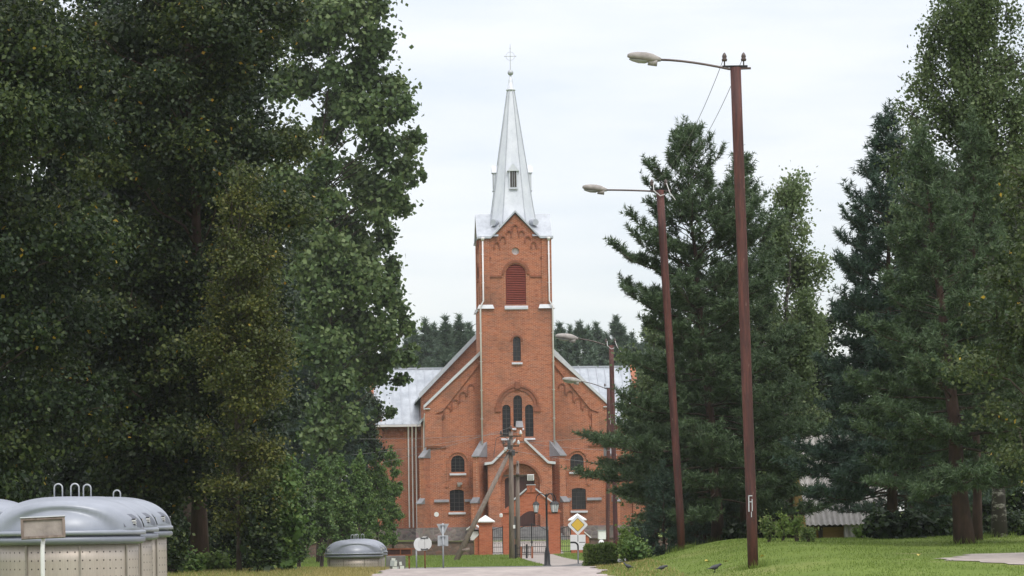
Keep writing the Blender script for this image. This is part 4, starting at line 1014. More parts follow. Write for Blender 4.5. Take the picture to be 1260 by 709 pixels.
# ------------------------------------------------------------ waste containers
def lid_mesh(b, band=False):
    RR=.87; n=96; prof=[]
    def feat(x,y,z,r):
        d=Vector((0,0,0))
        for k in (0,2):    # shallow arched recess, front and back
            a=k*PI/2-PI/2; cx=x*math.cos(a)+y*math.sin(a); t=-x*math.sin(a)+y*math.cos(a)
            if cx>.12:
                e=(t/.70)**2+((z-.04)/.30)**2
                s=1-sstep(.72,1.0,e) if z>.035 else 0
                s2=max(0,1-abs(math.sqrt(e)-1.12)/.14) if z>.03 else 0
                rr=math.hypot(cx,t); nx,nt=cx/rr,t/rr
                off=-.075*s+.018*s2
                d+=Vector((off*(nx*math.cos(a)-nt*math.sin(a)),off*(nx*math.sin(a)+nt*math.cos(a)),-.02*s+.012*s2))
        return d
    rings=[(RR,-.0)]
    m=34
    for i in range(m+1):
        t=i/m; a=t*PI/2; r=RR*math.cos(a)**.72 if t<1 else .0; z=.42*math.sin(a)**1.0
        rings.append((max(r,.003),z+.03))
    v=[]
    for r,z in rings:
        for k in range(n):
            t=2*PI*k/n; p=Vector((r*math.cos(t),r*math.sin(t),z)); p+=feat(p.x,p.y,z,r); v.append(p)
    f=[(i*n+k,i*n+(k+1)%n,(i+1)*n+(k+1)%n,(i+1)*n+k) for i in range(len(rings)-1) for k in range(n)]
    return v,f
LV,LF=lid_mesh(None)
BH=1.09
def container(x,y,label,hand,rz=0,zoff=0):
    z=zg(x,y)+zoff; r=empty('waste_container',(x,y,z),rz,label,'waste container','steel waste containers with grey dome lids')
    b=MB(); b.lathe([(.80,-.3),(.80,.10),(.80,BH-.2),(.80,BH)],64); bo=b.build('body',M['binsteel'],r,True)
    b=MB()
    for k in range(8):
        a=2*PI*k/8+.31; b.box(-.011,.011,-.012,.006,-.2,BH-.02,Matrix.Translation((.805*math.cos(a),.805*math.sin(a),0))@Matrix.Rotation(a+PI/2,4,'Z'))
    b.build('panel_seam',M['binseam'],bo)
    b=MB(); b.lathe([(.79,BH-.01),(.85,BH),(.885,BH+.025),(.887,BH+.06),(.87,BH+.08)],64); b.lathe([(.83,BH+.081),(.83,BH+.105)],64); b.build('rim',M['lidband'],r,True)
    b=MB(); b.add([p+Vector((0,0,BH+.10)) for p in LV],LF); b.lathe([(.86,BH+.098),(.893,BH+.102),(.893,BH+.142),(.872,BH+.152)],64); ld=b.build('lid',M['lid'],r,True)
    for k in (1,3):
        a=k*PI/2-PI/2
        for tc in (-.30,.30):
            b=MB(); T=Matrix.Translation((0,0,BH+.13))@Matrix.Rotation(a,4,'Z'); vv=[]
            for j in range(7):
                zz=.055+.15*j/6; half=.20*math.sqrt(max(.02,1-(j/6.3)**2))
                for i in range(11):
                    q=tc+half*(i/5-1); zs=zz/.42; rr=.87*(1-zs*zs)**.36; vv.append(T@Vector((math.sqrt(max(.01,rr*rr-q*q))+.012,q,zz)))
            b.add(vv,[(j*11+i,j*11+i+1,(j+1)*11+i+1,(j+1)*11+i) for j in range(6) for i in range(10)]); sl=b.build('deposit_flap',M['lidslot'],ld,True)
            b=MB(); q0=tc-.0; xx=math.sqrt(.845**2-q0*q0)+.024
            b.box(xx-.03,xx+.012,q0-.05,q0-.035,.08,.15,T); b.box(xx-.03,xx+.012,q0-.05,q0+.03,.135,.15,T); b.box(xx-.03,xx+.012,q0-.05,q0+.03,.105,.118,T); b.box(xx-.03,xx+.012,q0-.05,q0+.03,.08,.094,T); b.build('symbol',M['white'],sl)
    for (hx,hy,hh) in hand:
        b=MB(); zz=BH+.46; b.tube([(hx-.047,hy,zz)]+[(hx-.047*math.cos(t),hy,zz+hh+.047*math.sin(t)) for t in np.linspace(0,PI,9)]+[(hx+.047,hy,zz)],.009,7)
        for q in (-.047,.047): b.lathe([(.022,0),(.022,.03),(.01,.035)],8,(hx+q,hy,zz+.045))
        b.build('lifting_loop',M['galv'],r,True)
    return r
x=lambda px,Y: at(px,660,Y).x
def zfit(px,py,Y): return at(px,py,Y).z
def place_bin(px,Y,ytop,label,hand,rz=0):
    X=at(px,640,Y).x; zt=zfit(px,ytop,Y); return container(X,Y,label,hand,rz,zt-(BH+.55)-zg(X,Y))
place_bin(84,33.0,611,'nearest big steel container with a dome lid behind the small board',[(-.11,0,.19),(.085,-.02,.19)])
place_bin(107,35.6,611,'steel container second in the near row, half hidden by the first',[(.03,-.15,.19),(-.01,.12,.19)])
place_bin(131,38.4,611.5,'steel container at the back of the near row, its right end showing most',[(.16,-.1,.13),(.132,.1,.13)])
place_bin(-32,36.5,613,'steel container cut off by the left edge of the picture',[(-.1,0,.19),(.1,0,.19)])
place_bin(435,86,664,'far steel container standing alone behind the dry grass',[(-.05,-.15,.19),(.06,.12,.19)],R(8))
place_bin(442,90.5,663,'far steel container tucked behind the other distant one',[(-.08,0,.19),(.1,.0,.19)],R(-4))
# small information board in front of the near container
Y=27.5; c=at(53,650,Y); bp=Vector((at(52,700,Y).x,Y,zg(c.x,Y))); r=empty('info_board',bp,0,'small tilted board on a white post before the containers','info board')
c=c-bp; T=Matrix.Translation(c)@Matrix.Rotation(R(-2),4,'Y')@Matrix.Rotation(R(7),4,'Z')@Matrix.Rotation(R(-10),4,'X')
b=MB(); b.box(-.205,.205,0,.02,-.095,.095,T); bd=b.build('board',M['path'],r)
b=MB(); fw=.022
b.box(-.21,.21,-.02,.024,.08,.1,T); b.box(-.21,.21,-.02,.024,-.1,-.078,T); b.box(-.212,-.186,-.021,.025,-.0779,.0799,T); b.box(.186,.212,-.021,.025,-.0779,.0799,T); b.build('frame',M['oldwood'],bd)
b=MB(); b.box(-.215,.215,-.03,.03,.102,.112,T); b.build('top_edge',M['coping'],bd)
b=MB(); b.tube([(0,.03,-.2),(0,.03,c.z-.2),(.012,.03,c.z-.06)],.021,10); b.build('post',M['white'],r,True)

# ------------------------------------------------------------ poster stand and rusty frame near the far containers
Y=97; bp=at(487,700,Y); bp.z=zg(bp.x,Y); r=empty('poster_stand',bp,R(4),'grey concrete stand covered with torn white posters','poster stand'); h=at(487,684,Y).z-bp.z
b=MB(); b.box(-.33,.33,-.2,.2,-.1,h); b.build('block',M['steps'],r,bevel=.015)
rg=random.Random(8)
for k in range(10):
    xx=rg.uniform(-.25,.2); zz=rg.uniform(.08,h-.22); ww=rg.uniform(.08,.17); hh=rg.uniform(.1,.2); a=rg.uniform(-.15,.15)
    if k<3: xx=.13+rg.uniform(-.02,.04); zz=.05+k*.16
    b=MB(); Tq=Matrix.Translation((xx,-.202-.002*k,zz))@Matrix.Rotation(a,4,'Y'); b.box(0,ww,-.001,0,0,hh,Tq); b.build('poster',M['signwhite' if k%3 else 'signback'],r)
b=MB(); b.tube([(-.30,-.05,h-.02),(-.30,-.05,h+.1)],.03,6); b.build('foot',M['iron'],r)
Y=100; c=at(490,679.5,Y); bp=Vector((c.x,Y,zg(c.x,Y))); r=empty('rusty_frame',bp,R(2),'rusty orange steel frame holding two dark red panels','frame stand'); cz=c.z-bp.z
hw=.46; b=MB()
for z in (cz-.11,cz+.11): b.box(-hw-.25,hw+(.12 if z>cz else 0),-.03,.03,z-.022,z+.022)
for xx in (-hw,.08,hw): b.box(xx-.018,xx+.018,-.025,.025,cz-.088,cz+.088)
b.build('frame',M['rust'],r)
b=MB(); b.box(-hw+.02,.06,.0,.02,cz-.087,cz+.087); b.box(.1,hw-.02,.0,.02,cz-.087,cz+.087); b.build('panel',M['louvre'] if False else M['door'],r)
for xx in (-hw-.1,hw-.08):
    b=MB(); b.box(xx-.025,xx+.025,.03,.08,-.1,cz+.1); b.build('leg',M['rust'],r)

# ------------------------------------------------------------ shed
Y=82; sx0=at(992,660,Y).x; bz=zg(sx0+1.5,Y); r=empty('shed',(sx0,Y,bz),R(4),'small shed clad in grey corrugated sheets behind the pine branches','shed')
def corr(b,x0,x1,P0,P1,amp=.028,per=.16):
    """corrugated sheet between lower edge P0(y,z) and upper edge P1(y,z)"""
    n=int((x1-x0)/per*8); v=[];f=[]; d=Vector((0,P1[0]-P0[0],P1[1]-P0[1])); nn=Vector((0,-d.z,d.y)).normalized() 
    for i in range(n+1):
        xx=x0+(x1-x0)*i/n; o=nn*amp*math.sin(2*PI*(xx-x0)/per)
        v.append(Vector((xx,P0[0],P0[1]))+o); v.append(Vector((xx,P1[0],P1[1]))+o)
    f=[(2*i,2*i+2,2*i+3,2*i+1) for i in range(n)]; b.add(v,f)
M['slate']=speck('corrugated_sheet',(.30,.285,.27),(.48,.46,.44),3,.9,0,.2,(4,4,.5))
b=MB(); corr(b,-.1,2.35,(-.55,.42),(1.4,3.05)); corr(b,-.1,2.35,(3.4,.9),(1.41,3.06)); b.build('roof',M['slate'],r,True)
b=MB(); corr(b,1.02,2.3,(-.42,-.1),(-.40,.62)); b.build('cladding',M['slate'],r,True)
M['ochre']=speck('ochre_boards',(.33,.20,.06),(.44,.28,.10),4,.85,0,.2,(.5,4,8))
b=MB(); b.box(.0,2.25,-.2,3,0,.55); b.prism([(-.2,.55),(3,.55),(3,.9),(1.4,2.9)],-2.25,-2.2,Matrix.Rotation(PI/2,4,'Z')); b.prism([(-.2,.55),(3,.55),(3,.9),(1.4,2.9)],-.05,.0,Matrix.Rotation(PI/2,4,'Z')); b.build('wall',M['ochre'],r)
b=MB(); b.box(.32,.44,-.26,-.2,-.05,.4); b.box(-.05,1.0,-.27,-.21,.36,.44); b.build('beam',M['bark_dark'],r)

# ------------------------------------------------------------ birds and fallen leaves on the lawn
def ground_hit(px,py):
    lo=None
    for Yq in np.arange(30,140,.1):
        p=at(px,py,Yq)
        if p.z<=zg(p.x,Yq): return Vector((p.x,Yq,zg(p.x,Yq)))
    p=at(px,py,60); return Vector((p.x,60,zg(p.x,60)))
def bird(px,py,yaw,label,up=0,k=1.0):
    p=ground_hit(px,py); r=empty('bird',p,yaw,label,'bird','dark birds feeding on the lawn')
    prof=[(-.135,.062,.006,.003),(-.075,.075,.016,.010),(-.04,.085,.032,.030),(.01,.09,.042,.042),(.05,.10,.036,.038),(.078,.122+up*.3,.022,.024),(.098,.140+up,.024,.024),(.118,.142+up,.018,.017),(.130,.140+up,.006,.006),(.152,.136+up,.002,.002)]
    v=[];m=10
    for (xx,zz,wy,hz) in prof:
        for q in range(m): a=2*PI*q/m; v.append(Vector((xx*k,wy*math.cos(a)*k,(zz+hz*math.sin(a))*k)))
    f=[(i*m+q,i*m+(q+1)%m,(i+1)*m+(q+1)%m,(i+1)*m+q) for i in range(len(prof)-1) for q in range(m)]+[tuple(range(m)),tuple(range((len(prof)-1)*m,len(prof)*m))]
    b=MB(); b.add(v,f)
    for s in (-1,1): b.tube([(0,s*.016*k,.065*k),(.008*k,s*.018*k,.03*k),(0,s*.018*k,.0)],.004*k,5); b.tube([(-.012*k,s*.018*k,.003),(.03*k,s*.018*k,.003)],.003*k,4)
    b.build('body',M['bird'],r,True)
bird(773.5,702,R(150),'dark bird standing upright nearest the road',.02); bird(814,704,R(10),'dark bird crouching between the other two birds',-.02); bird(879,705,R(20),'biggest dark bird stretched low on the lawn',-.01,1.15)
for k,(px,py,lab) in enumerate(((766,695,'pale fallen leaf on the lawn near the upright bird'),(869,692,'pale fallen leaf left of the nearest lamp pole'),(892,692,'pale fallen leaf close to the nearest lamp pole'),(927.5,692.5,'pale fallen leaf right at the foot of the nearest lamp pole'),(938,686,'pale fallen leaf behind the nearest lamp pole'),(1132,684,'pale fallen leaf on the lawn left of the dirt patch'))):
    p=ground_hit(px,py); b=MB(); v=[Vector((.045*math.cos(a)*(1.3 if i%2 else .8),.045*math.sin(a),.03+.02*math.sin(a*2))) for i,a in enumerate(np.linspace(0,2*PI,9)[:-1])]; b.add(v+[Vector((0,0,.015))],[(i,(i+1)%8,8) for i in range(8)]); o=b.build('fallen_leaf',M['leafdry']); o.location=p; o.rotation_euler=(.5,.1,k); tag(o,lab,'leaf','fallen leaves on the lawn')

# ------------------------------------------------------------ trees on the left
make_tree('linden_tree',on(-11.8,61),19.5,crown_clumps(11,(-11.8,61,9.9),(3.7,3.0,9.3),105,(.8,1.4),2.6),M['linden'],M['bark_dark'],420,.105,'tall dark linden with scattered yellow leaves above the near containers','trees left of the road',11,.32,inner=50,flat=.58)
make_tree('maple_tree',on(-7.7,70),20.5,crown_clumps(12,(-8.2,70,12.2),(3.0,2.8,8.6),90,(.75,1.3),2.4)+crown_clumps(13,(-8.9,68.6,4.9),(2.6,1.8,3.3),60,(.55,1.0)),M['maple'],M['bark_red'],420,.11,'tall maple with a few orange leaves and a reddish trunk','trees left of the road',12,.2,inner=50,flat=.58)
make_tree('yellowing_tree',on(-6.3,65.5),9.2,crown_clumps(14,(-6.15,65.5,5.4),(1.15,1.3,4.4),100,(.30,.62),2.2,.3),M['birchyel'],M['bark_dark'],430,.075,'slim tree with yellowing foliage between the maple and the poplar','trees left of the road',14,.055,inner=40)
pc=[(430,20,45),(395,40,38),(462,60,28),(440,95,36),(482,105,24),(500,140,19),(452,148,34),(408,120,22),(514,172,13),(470,185,28),(432,205,25),(498,212,20),(521,210,8),(455,238,33),(492,250,20),(470,272,18),(402,250,26),(420,282,38),(450,312,26),(482,335,15),(470,360,28),(440,350,38),(490,383,16),(400,330,40),(470,410,28),(504,408,10),(430,400,42),(484,440,14),(455,452,32),(479,505,9),(372,95,26),(362,20,34),(372,285,30),(380,390,40),(460,15,22),(472,38,14),(505,165,14),(510,228,10),(480,150,16)]
PC=[]; rg=random.Random(3)
for px,py,rp in pc+[(350,108,30),(392,150,17),(362,180,28),(412,166,18),(350,228,34),(392,235,26),(420,140,16),(330,60,26),(372,55,16),(500,440,14),(506,425,9),(492,465,12),(495,400,15),(485,360,15),(480,320,14),(500,180,16),(488,235,18),(470,290,18),(420,-40,46),(445,-70,40),(410,-110,36),(430,-160,30),(470,-30,20)]:
    q=at(px,py,135); PC.append((q.x,135+rg.uniform(-2.2,2.2),q.z,rp*135/F*1.02))
for px,py,rp in ((400,200,22),(406,300,28),(398,365,28),(410,425,28),(412,250,18),(378,335,26),(420,330,24),(385,430,30),(408,470,24),(405,535,22),(412,570,20),(398,600,18),(430,520,22),(385,545,22),(395,505,24),(425,470,20),(402,20,30),(408,90,20)):
    q=at(px,py,132.3); PC.append((q.x,132.3,q.z,rp*132.3/F))
make_tree('poplar_tree',on(-8.6,135),31.0,PC,M['poplar'],M['bark_dark'],290,.23,'tall open poplar with large leaves and sky showing through its crown','trees left of the road',15,.15,up=.35,inner=12,asp=.9,flat=.95)
make_pine('pine_tree',on(-9.6,142),20.0,2.9,'blue green pine between the yellowing tree and the poplar',M['spruce'],16,'trees left of the road',.2,nlen=.24,dens=.75,step=.5)
make_tree('ash_tree',on(-9.6,84),20,crown_clumps(17,(-9.9,84,10.2),(3.6,2.6,9.6),130,(.8,1.3),2.6),M['deepgreen'],M['bark_dark'],190,.16,'dark ash standing in the shade behind the maple','trees left of the road',17,.3,inner=30)
make_tree('ash_tree',on(-15,80),20.5,crown_clumps(18,(-15,80,10.4),(4.2,3,9.8),120,(.9,1.4),2.6),M['deepgreen'],M['bark_dark'],180,.17,'dark ash behind the linden at the left edge','trees left of the road',18,.3,inner=30)
make_tree('oak_tree',on(-10.6,99),14.5,crown_clumps(19,(-10.9,99,7.6),(3.0,2.4,7.2),110,(.8,1.3),2.6),M['deepgreen'],M['bark_dark'],190,.17,'dense dark oak below the poplar behind the saplings','trees left of the road',19,.3,inner=30)
make_tree('ash_tree',on(-13.0,156),18,crown_clumps(34,(-12.6,156,9.2),(3.6,2.4,8.6),110,(.9,1.5),2.6),M['deepgreen'],M['bark_dark'],150,.22,'dark ash behind the row of small lindens','trees left of the road',34,.3,inner=25)
make_tree('oak_tree',on(-10.2,168),12.6,crown_clumps(36,(-10.1,168,6.6),(2.5,2.2,6.2),110,(.6,1.0),2.5),M['deepgreen'],M['bark_dark'],230,.18,'dark oak between the poplar trunk and the church transept','trees left of the road',36,.25,inner=30)
make_tree('oak_tree',on(-13.5,97),21,crown_clumps(20,(-13.2,97,10.6),(4.4,2.4,10.2),120,(1,1.5),2.6),M['deepgreen'],M['bark_dark'],160,.2,'dark oak farthest back between the two ash trees','trees left of the road',20,.3,inner=30)
for k,(px,Y,top,wd,lab) in enumerate(((368,107,566,.80,'first small roadside linden, nearest the far containers'),(396,113,556,.82,'second small roadside linden from the left'),(421,120,556,.85,'third small roadside linden, right above the far containers'),(444,130,550,.92,'fourth small roadside linden with a pointed crown'),(465,141,548,1.0,'fifth small roadside linden before the church transept'),(484,153,545,1.0,'last small roadside linden, touching the church wall'))):
    p=at(px,698,Y); tz=at(px,top,Y).z; g=zg(p.x,Y); H=tz-g
    make_tree('young_linden',(p.x,Y,g),H+.05,crown_clumps(40+k,(p.x,Y,g+.55+(H-.55)*.47),(wd*.68,wd*.68,(H-.8)*.5),58,(.2,.38),2.0,.55)+[(p.x,Y,g+H-.2,.16),(p.x,Y,g+H-.45,.22)],M['youngleaf'],M['bark_dark'],560,.10,lab,'row of small lindens along the road',40+k,.075,inner=60)
def bush(px,pyt,pyb,Y,wpx,label,leaf,seed,size=.08,dens=600,n=16,name='shrub',group=None,rc=(.2,.38),flat=.9,up=.6,tall=1.0,grnd=None,cat='shrub',inner=60,asp=.75):
    p=at(px,pyb,Y); g=zg(p.x,Y); tz=at(px,pyt,Y).z; h=max(.4,tz-g); w_=wpx*Y/F
    cl=crown_clumps(seed,(p.x,Y,g+h*.48),(max(.1,w_-.15),max(.1,w_*.8-.1),h*.5-.12),n,rc,2.0,.3)
    rs=np.random.default_rng(seed); rgx=random.Random(seed); root=empty(name,(p.x,Y,g),0,label,cat,group)
    cl=[(a-p.x,b_-Y,max(.1,c-g),r_) for a,b_,c,r_ in cl]
    b=MB()
    for (a,b_,c,r_) in cl: limb(b,(a*.2,b_*.2,-.05),(a,b_,c),.018,.006,rgx,.05,3,4)
    b.build('stem',M['bark_dark'],root)
    V,T=clump_leaves(rs,cl,dens,size,flat,up,asp=asp)
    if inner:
        V2,T2=clump_leaves(rs,[(a*.75,b_*.75,c*.85,r_) for a,b_,c,r_ in cl],inner,size*2,flat,.3); V=np.concatenate([V,V2]);T=np.concatenate([T,np.minimum(T2,.4)])  # inner leaves held to dark tints, painting shade inside the bush
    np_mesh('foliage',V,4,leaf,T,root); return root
for k,(X,Y,wd,h,lab) in enumerate(((-13.5,72,90,4.2,'shady thicket behind the near containers'),(-10.6,76,90,4.0,'shady thicket between the maple and the ash'),(-8.2,88,80,4.2,'shady thicket under the yellowing tree'),(-17,74,90,4.4,'shady thicket at the far left edge'))):
    pyt=650-(zg(X,Y)+h-EYE)*F/Y; bush(630+X*F/Y-.014*40,pyt,700,Y,wd,lab,M['deepgreen'],130+k,.13,260,70,name='thicket',group='shady thickets under the left trees',rc=(.4,.7),inner=60)
bush(347,560,706,66,22,'bright green sapling thicket before the dark oak',M['fresh'] if False else M['youngleaf'],60,.10,420,34,rc=(.3,.5))
bush(322,590,706,65,18,'leafy sapling beside the reddish trunk',M['linden'],61,.09,420,26,rc=(.25,.45))
bush(228,682,712,66,30,'low green bush at the foot of the trees right of the near containers',M['youngleaf'],62,.075,520,18)
bush(265,684,712,68,22,'low bright bush in front of the reddish trunk',M['fresh'],63,.075,420,16)
bush(212,650,712,64,18,'taller leafy bush touching the near containers',M['maple'],64,.08,460,18)
bush(300,672,712,74,22,'low dark bush under the yellowing tree',M['deepgreen'],65,.08,520,16)

# ------------------------------------------------------------ trees and shrubs on the right
P1=[(0,.6),(.08,.98),(.2,1.02),(.38,.88),(.55,.74),(.72,.55),(.86,.34),(1,.06)]
make_pine('pine_tree',on(5.45,75),10.7,3.4,'broad pine just behind the second red lamp pole',M['pine'],21,'pines right of the road',.10,nlen=.135,lean=(-.8,0),prof=[(0,.6),(.09,.92),(.16,1.0),(.25,1.0),(.31,.80),(.38,.66),(.5,.62),(.64,.66),(.72,.58),(.84,.42),(.93,.3),(1,.06)],r0=.16,dens=1.15,step=.32)
make_pine('pine_tree',on(6.5,79),10.6,2.25,'pine peeking out right behind the nearest red pole',M['pine'],22,'pines right of the road',.12,nlen=.135,prof=P1,r0=.15,dens=1.0,step=.34)
make_pine('pine_tree',on(5.6,88),7.6,2.2,'lower pine hidden mostly behind the broad pine',M['pine'],23,'pines right of the road',.1,nlen=.14,prof=P1,r0=.13,dens=1.0,step=.34)
make_tree('birch_tree',on(8.2,84),12.4,crown_clumps(24,(8.35,84,7.6),(1.25,1.3,5.0),80,(.42,.75),2.2,.4),M['birchpale'],M['bark_birch'],420,.10,'pale green birch behind the pines in the middle gap of sky',None,24,.13,up=.2,droop=True)
make_pine('pine_tree',on(9.35,70),10.2,1.75,'dark blue pine left of the tall birch',M['pineblue'],25,'pines right of the road',.1,nlen=.14,r0=.14,dens=1.1,step=.3,prof=[(0,1.2),(.15,1.4),(.3,1.15),(.45,.95),(.6,.92),(.8,.62),(1,.06)])
make_pine('pine_tree',on(at(1187,663,59).x,59),8.2,2.6,'leaning pine with a thick reddish trunk at the lawn edge',M['pine'],26,'pines right of the road',.17,lean=(-.8,0),nlen=.12,r0=.2,dens=1.25,step=.28,prof=[(0,.85),(.15,1.05),(.35,.92),(.55,.6),(.8,.34),(1,.05)])
make_tree('birch_tree',on(at(1230,663,64).x,64),15.5,crown_clumps(27,(10.75,64,9.8),(1.75,1.9,7.2),150,(.42,.8),2.2,.15)+[(at(px,py,64).x,64+.5*math.sin(px),at(px,py,64).z,rp*64/F) for px,py,rp in ((1165,15,30),(1145,60,26),(1118,105,22),(1105,135,20),(1150,110,34),(1130,170,34),(1180,60,40),(1100,190,24),(1160,220,40),(1200,150,40),(1200,10,40),(1120,250,34))],M['birch'],M['bark_birch'],430,.08,'tall drooping birch rising past the top right corner',None,27,.15,up=.15,droop=True,lean=(-.5,0))
make_tree('elm_tree',on(10.0,51),8.6,crown_clumps(28,(9.75,51,5.0),(1.75,1.5,3.5),60,(.38,.66),2.3,.45),M['elm'],M['bark_dark'],420,.075,'broadleaf tree with yellow flecks at the right edge',None,28,.14,inner=40)
make_tree('ash_tree',on(12.5,86),15,crown_clumps(29,(13.6,86,6.6),(3.0,2.4,6.2),110,(.8,1.3),2.6),M['deepgreen'],M['bark_dark'],200,.15,'dark leafy tree behind the tall birch',None,29,.3,inner=30)
make_tree('ash_tree',on(17.0,88),15,crown_clumps(30,(17,88,8.2),(3.4,2.4,7.9),100,(.9,1.3),2.6),M['deepgreen'],M['bark_dark'],180,.16,'dark leafy tree deep behind the right edge',None,30,.3,inner=30)
make_tree('maple_tree',on(8.4,92),7.6,crown_clumps(31,(8.2,92,4.2),(2.8,2.0,3.9),90,(.6,1.0),2.4),M['deepgreen'],M['bark_dark'],230,.14,'low dark tree filling the gap behind the shed',None,31,.2,inner=30)
make_tree('maple_tree',on(5.0,100),8.6,crown_clumps(37,(5.0,100,5.0),(1.25,1.3,4.0),70,(.4,.7),2.3,.2),M['birch'],M['bark_dark'],300,.11,'green tree filling the space between the far poles and the broad pine','trees behind the shed',37,.14,inner=20)
make_tree('ash_tree',on(10.9,102),9.6,crown_clumps(35,(10.8,102,5.2),(2.6,2.0,4.4),80,(.6,1.0),2.4),M['deepgreen'],M['bark_dark'],200,.15,'dark ash behind the gap between the birches','trees behind the shed',35,.2,inner=30)
make_tree('maple_tree',on(7.2,96),7.0,crown_clumps(32,(7.3,96,3.7),(2.6,2.0,3.6),90,(.6,1.0),2.4),M['deepgreen'],M['bark_dark'],230,.14,'low dark tree behind the broad pine',None,32,.2,inner=30)
make_pine('spruce_tree',on(10.9,78),7.5,2.6,'shaded spruce behind the leaning pine trunk',M['spruce'],33,'pines right of the road',.06,nlen=.12,dens=1.0,step=.34,bark='bark_dark')
# hedge, shrubs, weeds
def hedge():
    Y=78; x0=at(721,690,Y).x; x1=at(757,690,Y).x; xm=(x0+x1)/2; g=zg(xm,Y); zt=at(738,672,Y).z
    rs=np.random.default_rng(70); n=5200; P=np.stack([rs.uniform(x0-xm,x1-xm,n),rs.uniform(-.45,.45,n),rs.uniform(.0,zt-g,n)],1)
    # push most leaves to the clipped faces
    k=rs.integers(0,4,n); P[k==0,1]=-.45+rs.normal(size=(k==0).sum())*.03; P[k==1,2]=zt-g+rs.normal(size=(k==1).sum())*.03; m=k==2; P[m,0]=np.where(rs.uniform(size=m.sum())<.5,x0-xm,x1-xm)+rs.normal(size=m.sum())*.03
    P[:,2]+=.03*np.sin(P[:,0]*9)
    r=empty('hedge',(xm,Y,g),0,'clipped low green hedge beside the diamond sign','hedge'); np_mesh('foliage',leaves(rs,P,.075,up=.5),4,M['fresh'],rs.uniform(.2,.93,n),r)
    b=MB(); rgx=random.Random(70)
    for i in range(14): xx=rgx.uniform(x0-xm,x1-xm); limb(b,(xx,0,-.05),(xx+rgx.uniform(-.1,.1),rgx.uniform(-.3,.3),zt-g-.1),.012,.005,rgx,.02,3,4)
    b.build('stem',M['bark_dark'],r)
hedge()
bush(774,641,690,72,17,'bright green leafy shrub right of the hedge',M['fresh'],71,.075,420,20,rc=(.2,.34))
bush(784,662,690,70,20,'dense glossy shrub below the bright one',M['youngleaf'],72,.07,520,20,rc=(.2,.34))
make_pine('dwarf_pine',on(at(817,680,73).x,73),1.75,.72,'dark dwarf pine between the glossy shrub and the second red pole',M['pineblue'],73,None,.03,nlen=.10,r0=.05,dens=1.3,step=.16,prof=[(0,1.0),(.4,1.0),(.75,.75),(1,.25)],cat='shrub')
make_pine('dwarf_pine',on(at(868,675,78).x,78),1.7,1.0,'dark dwarf pine right of the second red pole',M['pineblue'],74,None,.03,nlen=.10,r0=.05,dens=1.2,step=.17,prof=[(0,1.0),(.4,1.0),(.75,.75),(1,.25)],cat='shrub')
for k,(px,Y,top,wd,leaf,lab) in enumerate(((946,63.5,630,11,'weed','tall pale weed clump next to the nearest lamp pole'),(963,64.5,626,12,'fresh','tallest weed clump in the middle of the weeds'),(981,63.5,630,10,'fresh','green weed clump left of the shed'),(995,63,648,7,'weed','pale feathery weed just before the shed'))):
    bush(px,top,664,Y,wd,lab,M[leaf],80+k,.075,420,16,name='weed_clump',group='tall weeds left of the shed',rc=(.14,.24),up=.2,cat='weeds',inner=0,asp=.5)
bush(1105,630,664,66,50,'dark broad leaved bush under the leaning pine',M['deepgreen'],85,.13,220,26,rc=(.25,.42),up=1.0)
bush(1150,640,664,68,30,'dark shrub left of the leaning pine trunk',M['deepgreen'],86,.12,240,18,rc=(.2,.36),up=1.0)
bush(1250,628,664,70,34,'green undergrowth bush right of the birch trunk',M['linden'],87,.08,420,24,rc=(.25,.42))
bush(1062,650,664,68,16,'small bright bush right of the shed',M['fresh'],88,.07,380,10,rc=(.14,.24))
bush(905,648,668,74,26,'low dark bush behind the nearest lamp pole',M['deepgreen'],89,.09,420,16,rc=(.18,.32))
# a second dark trunk by the leaning pine
bp=on(at(1203,662,62).x,62); make_pine('pine_tree',bp,9.0,1.9,'thin dark pine just right of the leaning pine',M['pine'],90,'pines right of the road',.32,nlen=.12,r0=.11,dens=1.0,step=.34)

# ------------------------------------------------------------ far forest behind the church
protos=[]
for k in range(4):
    o=make_pine('forest_pine',(0,0,0),20,2.5+.25*k,'far forest pine',M['farpine'],100+k,None,.2,step=.95,nlen=.55,r0=.26,dens=.34,prof=[(0,1.2),(.3,1.2),(.6,.95),(.8,.6),(.92,.34),(1,.05)] if k%2 else [(0,1.3),(.3,1.2),(.6,.75),(.85,.33),(1,.04)]); protos.append(o)
rg=random.Random(77); FL=[]
fx=[500,512,523,534,545,556,566,577,588,600,470,485,676,688,700,711,722,733,744,756,768,780,795,812]
tops=[418,404,398,394,392,397,394,404,416,410,420,415,405,402,399,404,396,400,404,398,402,400,396,400]
WH=['tallest dark pine of the far forest left of the tower','pine in the far forest']
for i,(px,ty) in enumerate(zip(fx,tops)):
    Y=275+rg.uniform(-8,18); q=at(px+rg.uniform(-3,3),ty+4+rg.uniform(-7,9),Y); g=zg(q.x,Y); FL.append((px,q.x,Y,g,(q.z-g)))
for k,px in enumerate(range(440,860,22)):
    Y=255+rg.uniform(-4,8); q=at(px,440+rg.uniform(-8,8),Y); g=zg(q.x,Y); FL.append((px,q.x,Y,g,q.z-g))
order=sorted(range(len(FL)),key=lambda i:FL[i][0])
used=[False]*4
def ordn(n): return ['first','second','third','fourth','fifth','sixth','seventh','eighth','ninth','tenth','eleventh','twelfth','thirteenth','fourteenth','fifteenth','sixteenth','seventeenth','eighteenth','nineteenth','twentieth','twenty-first','twenty-second','twenty-third','twenty-fourth'][n]
cl_=cr_=fl_=fr_=0
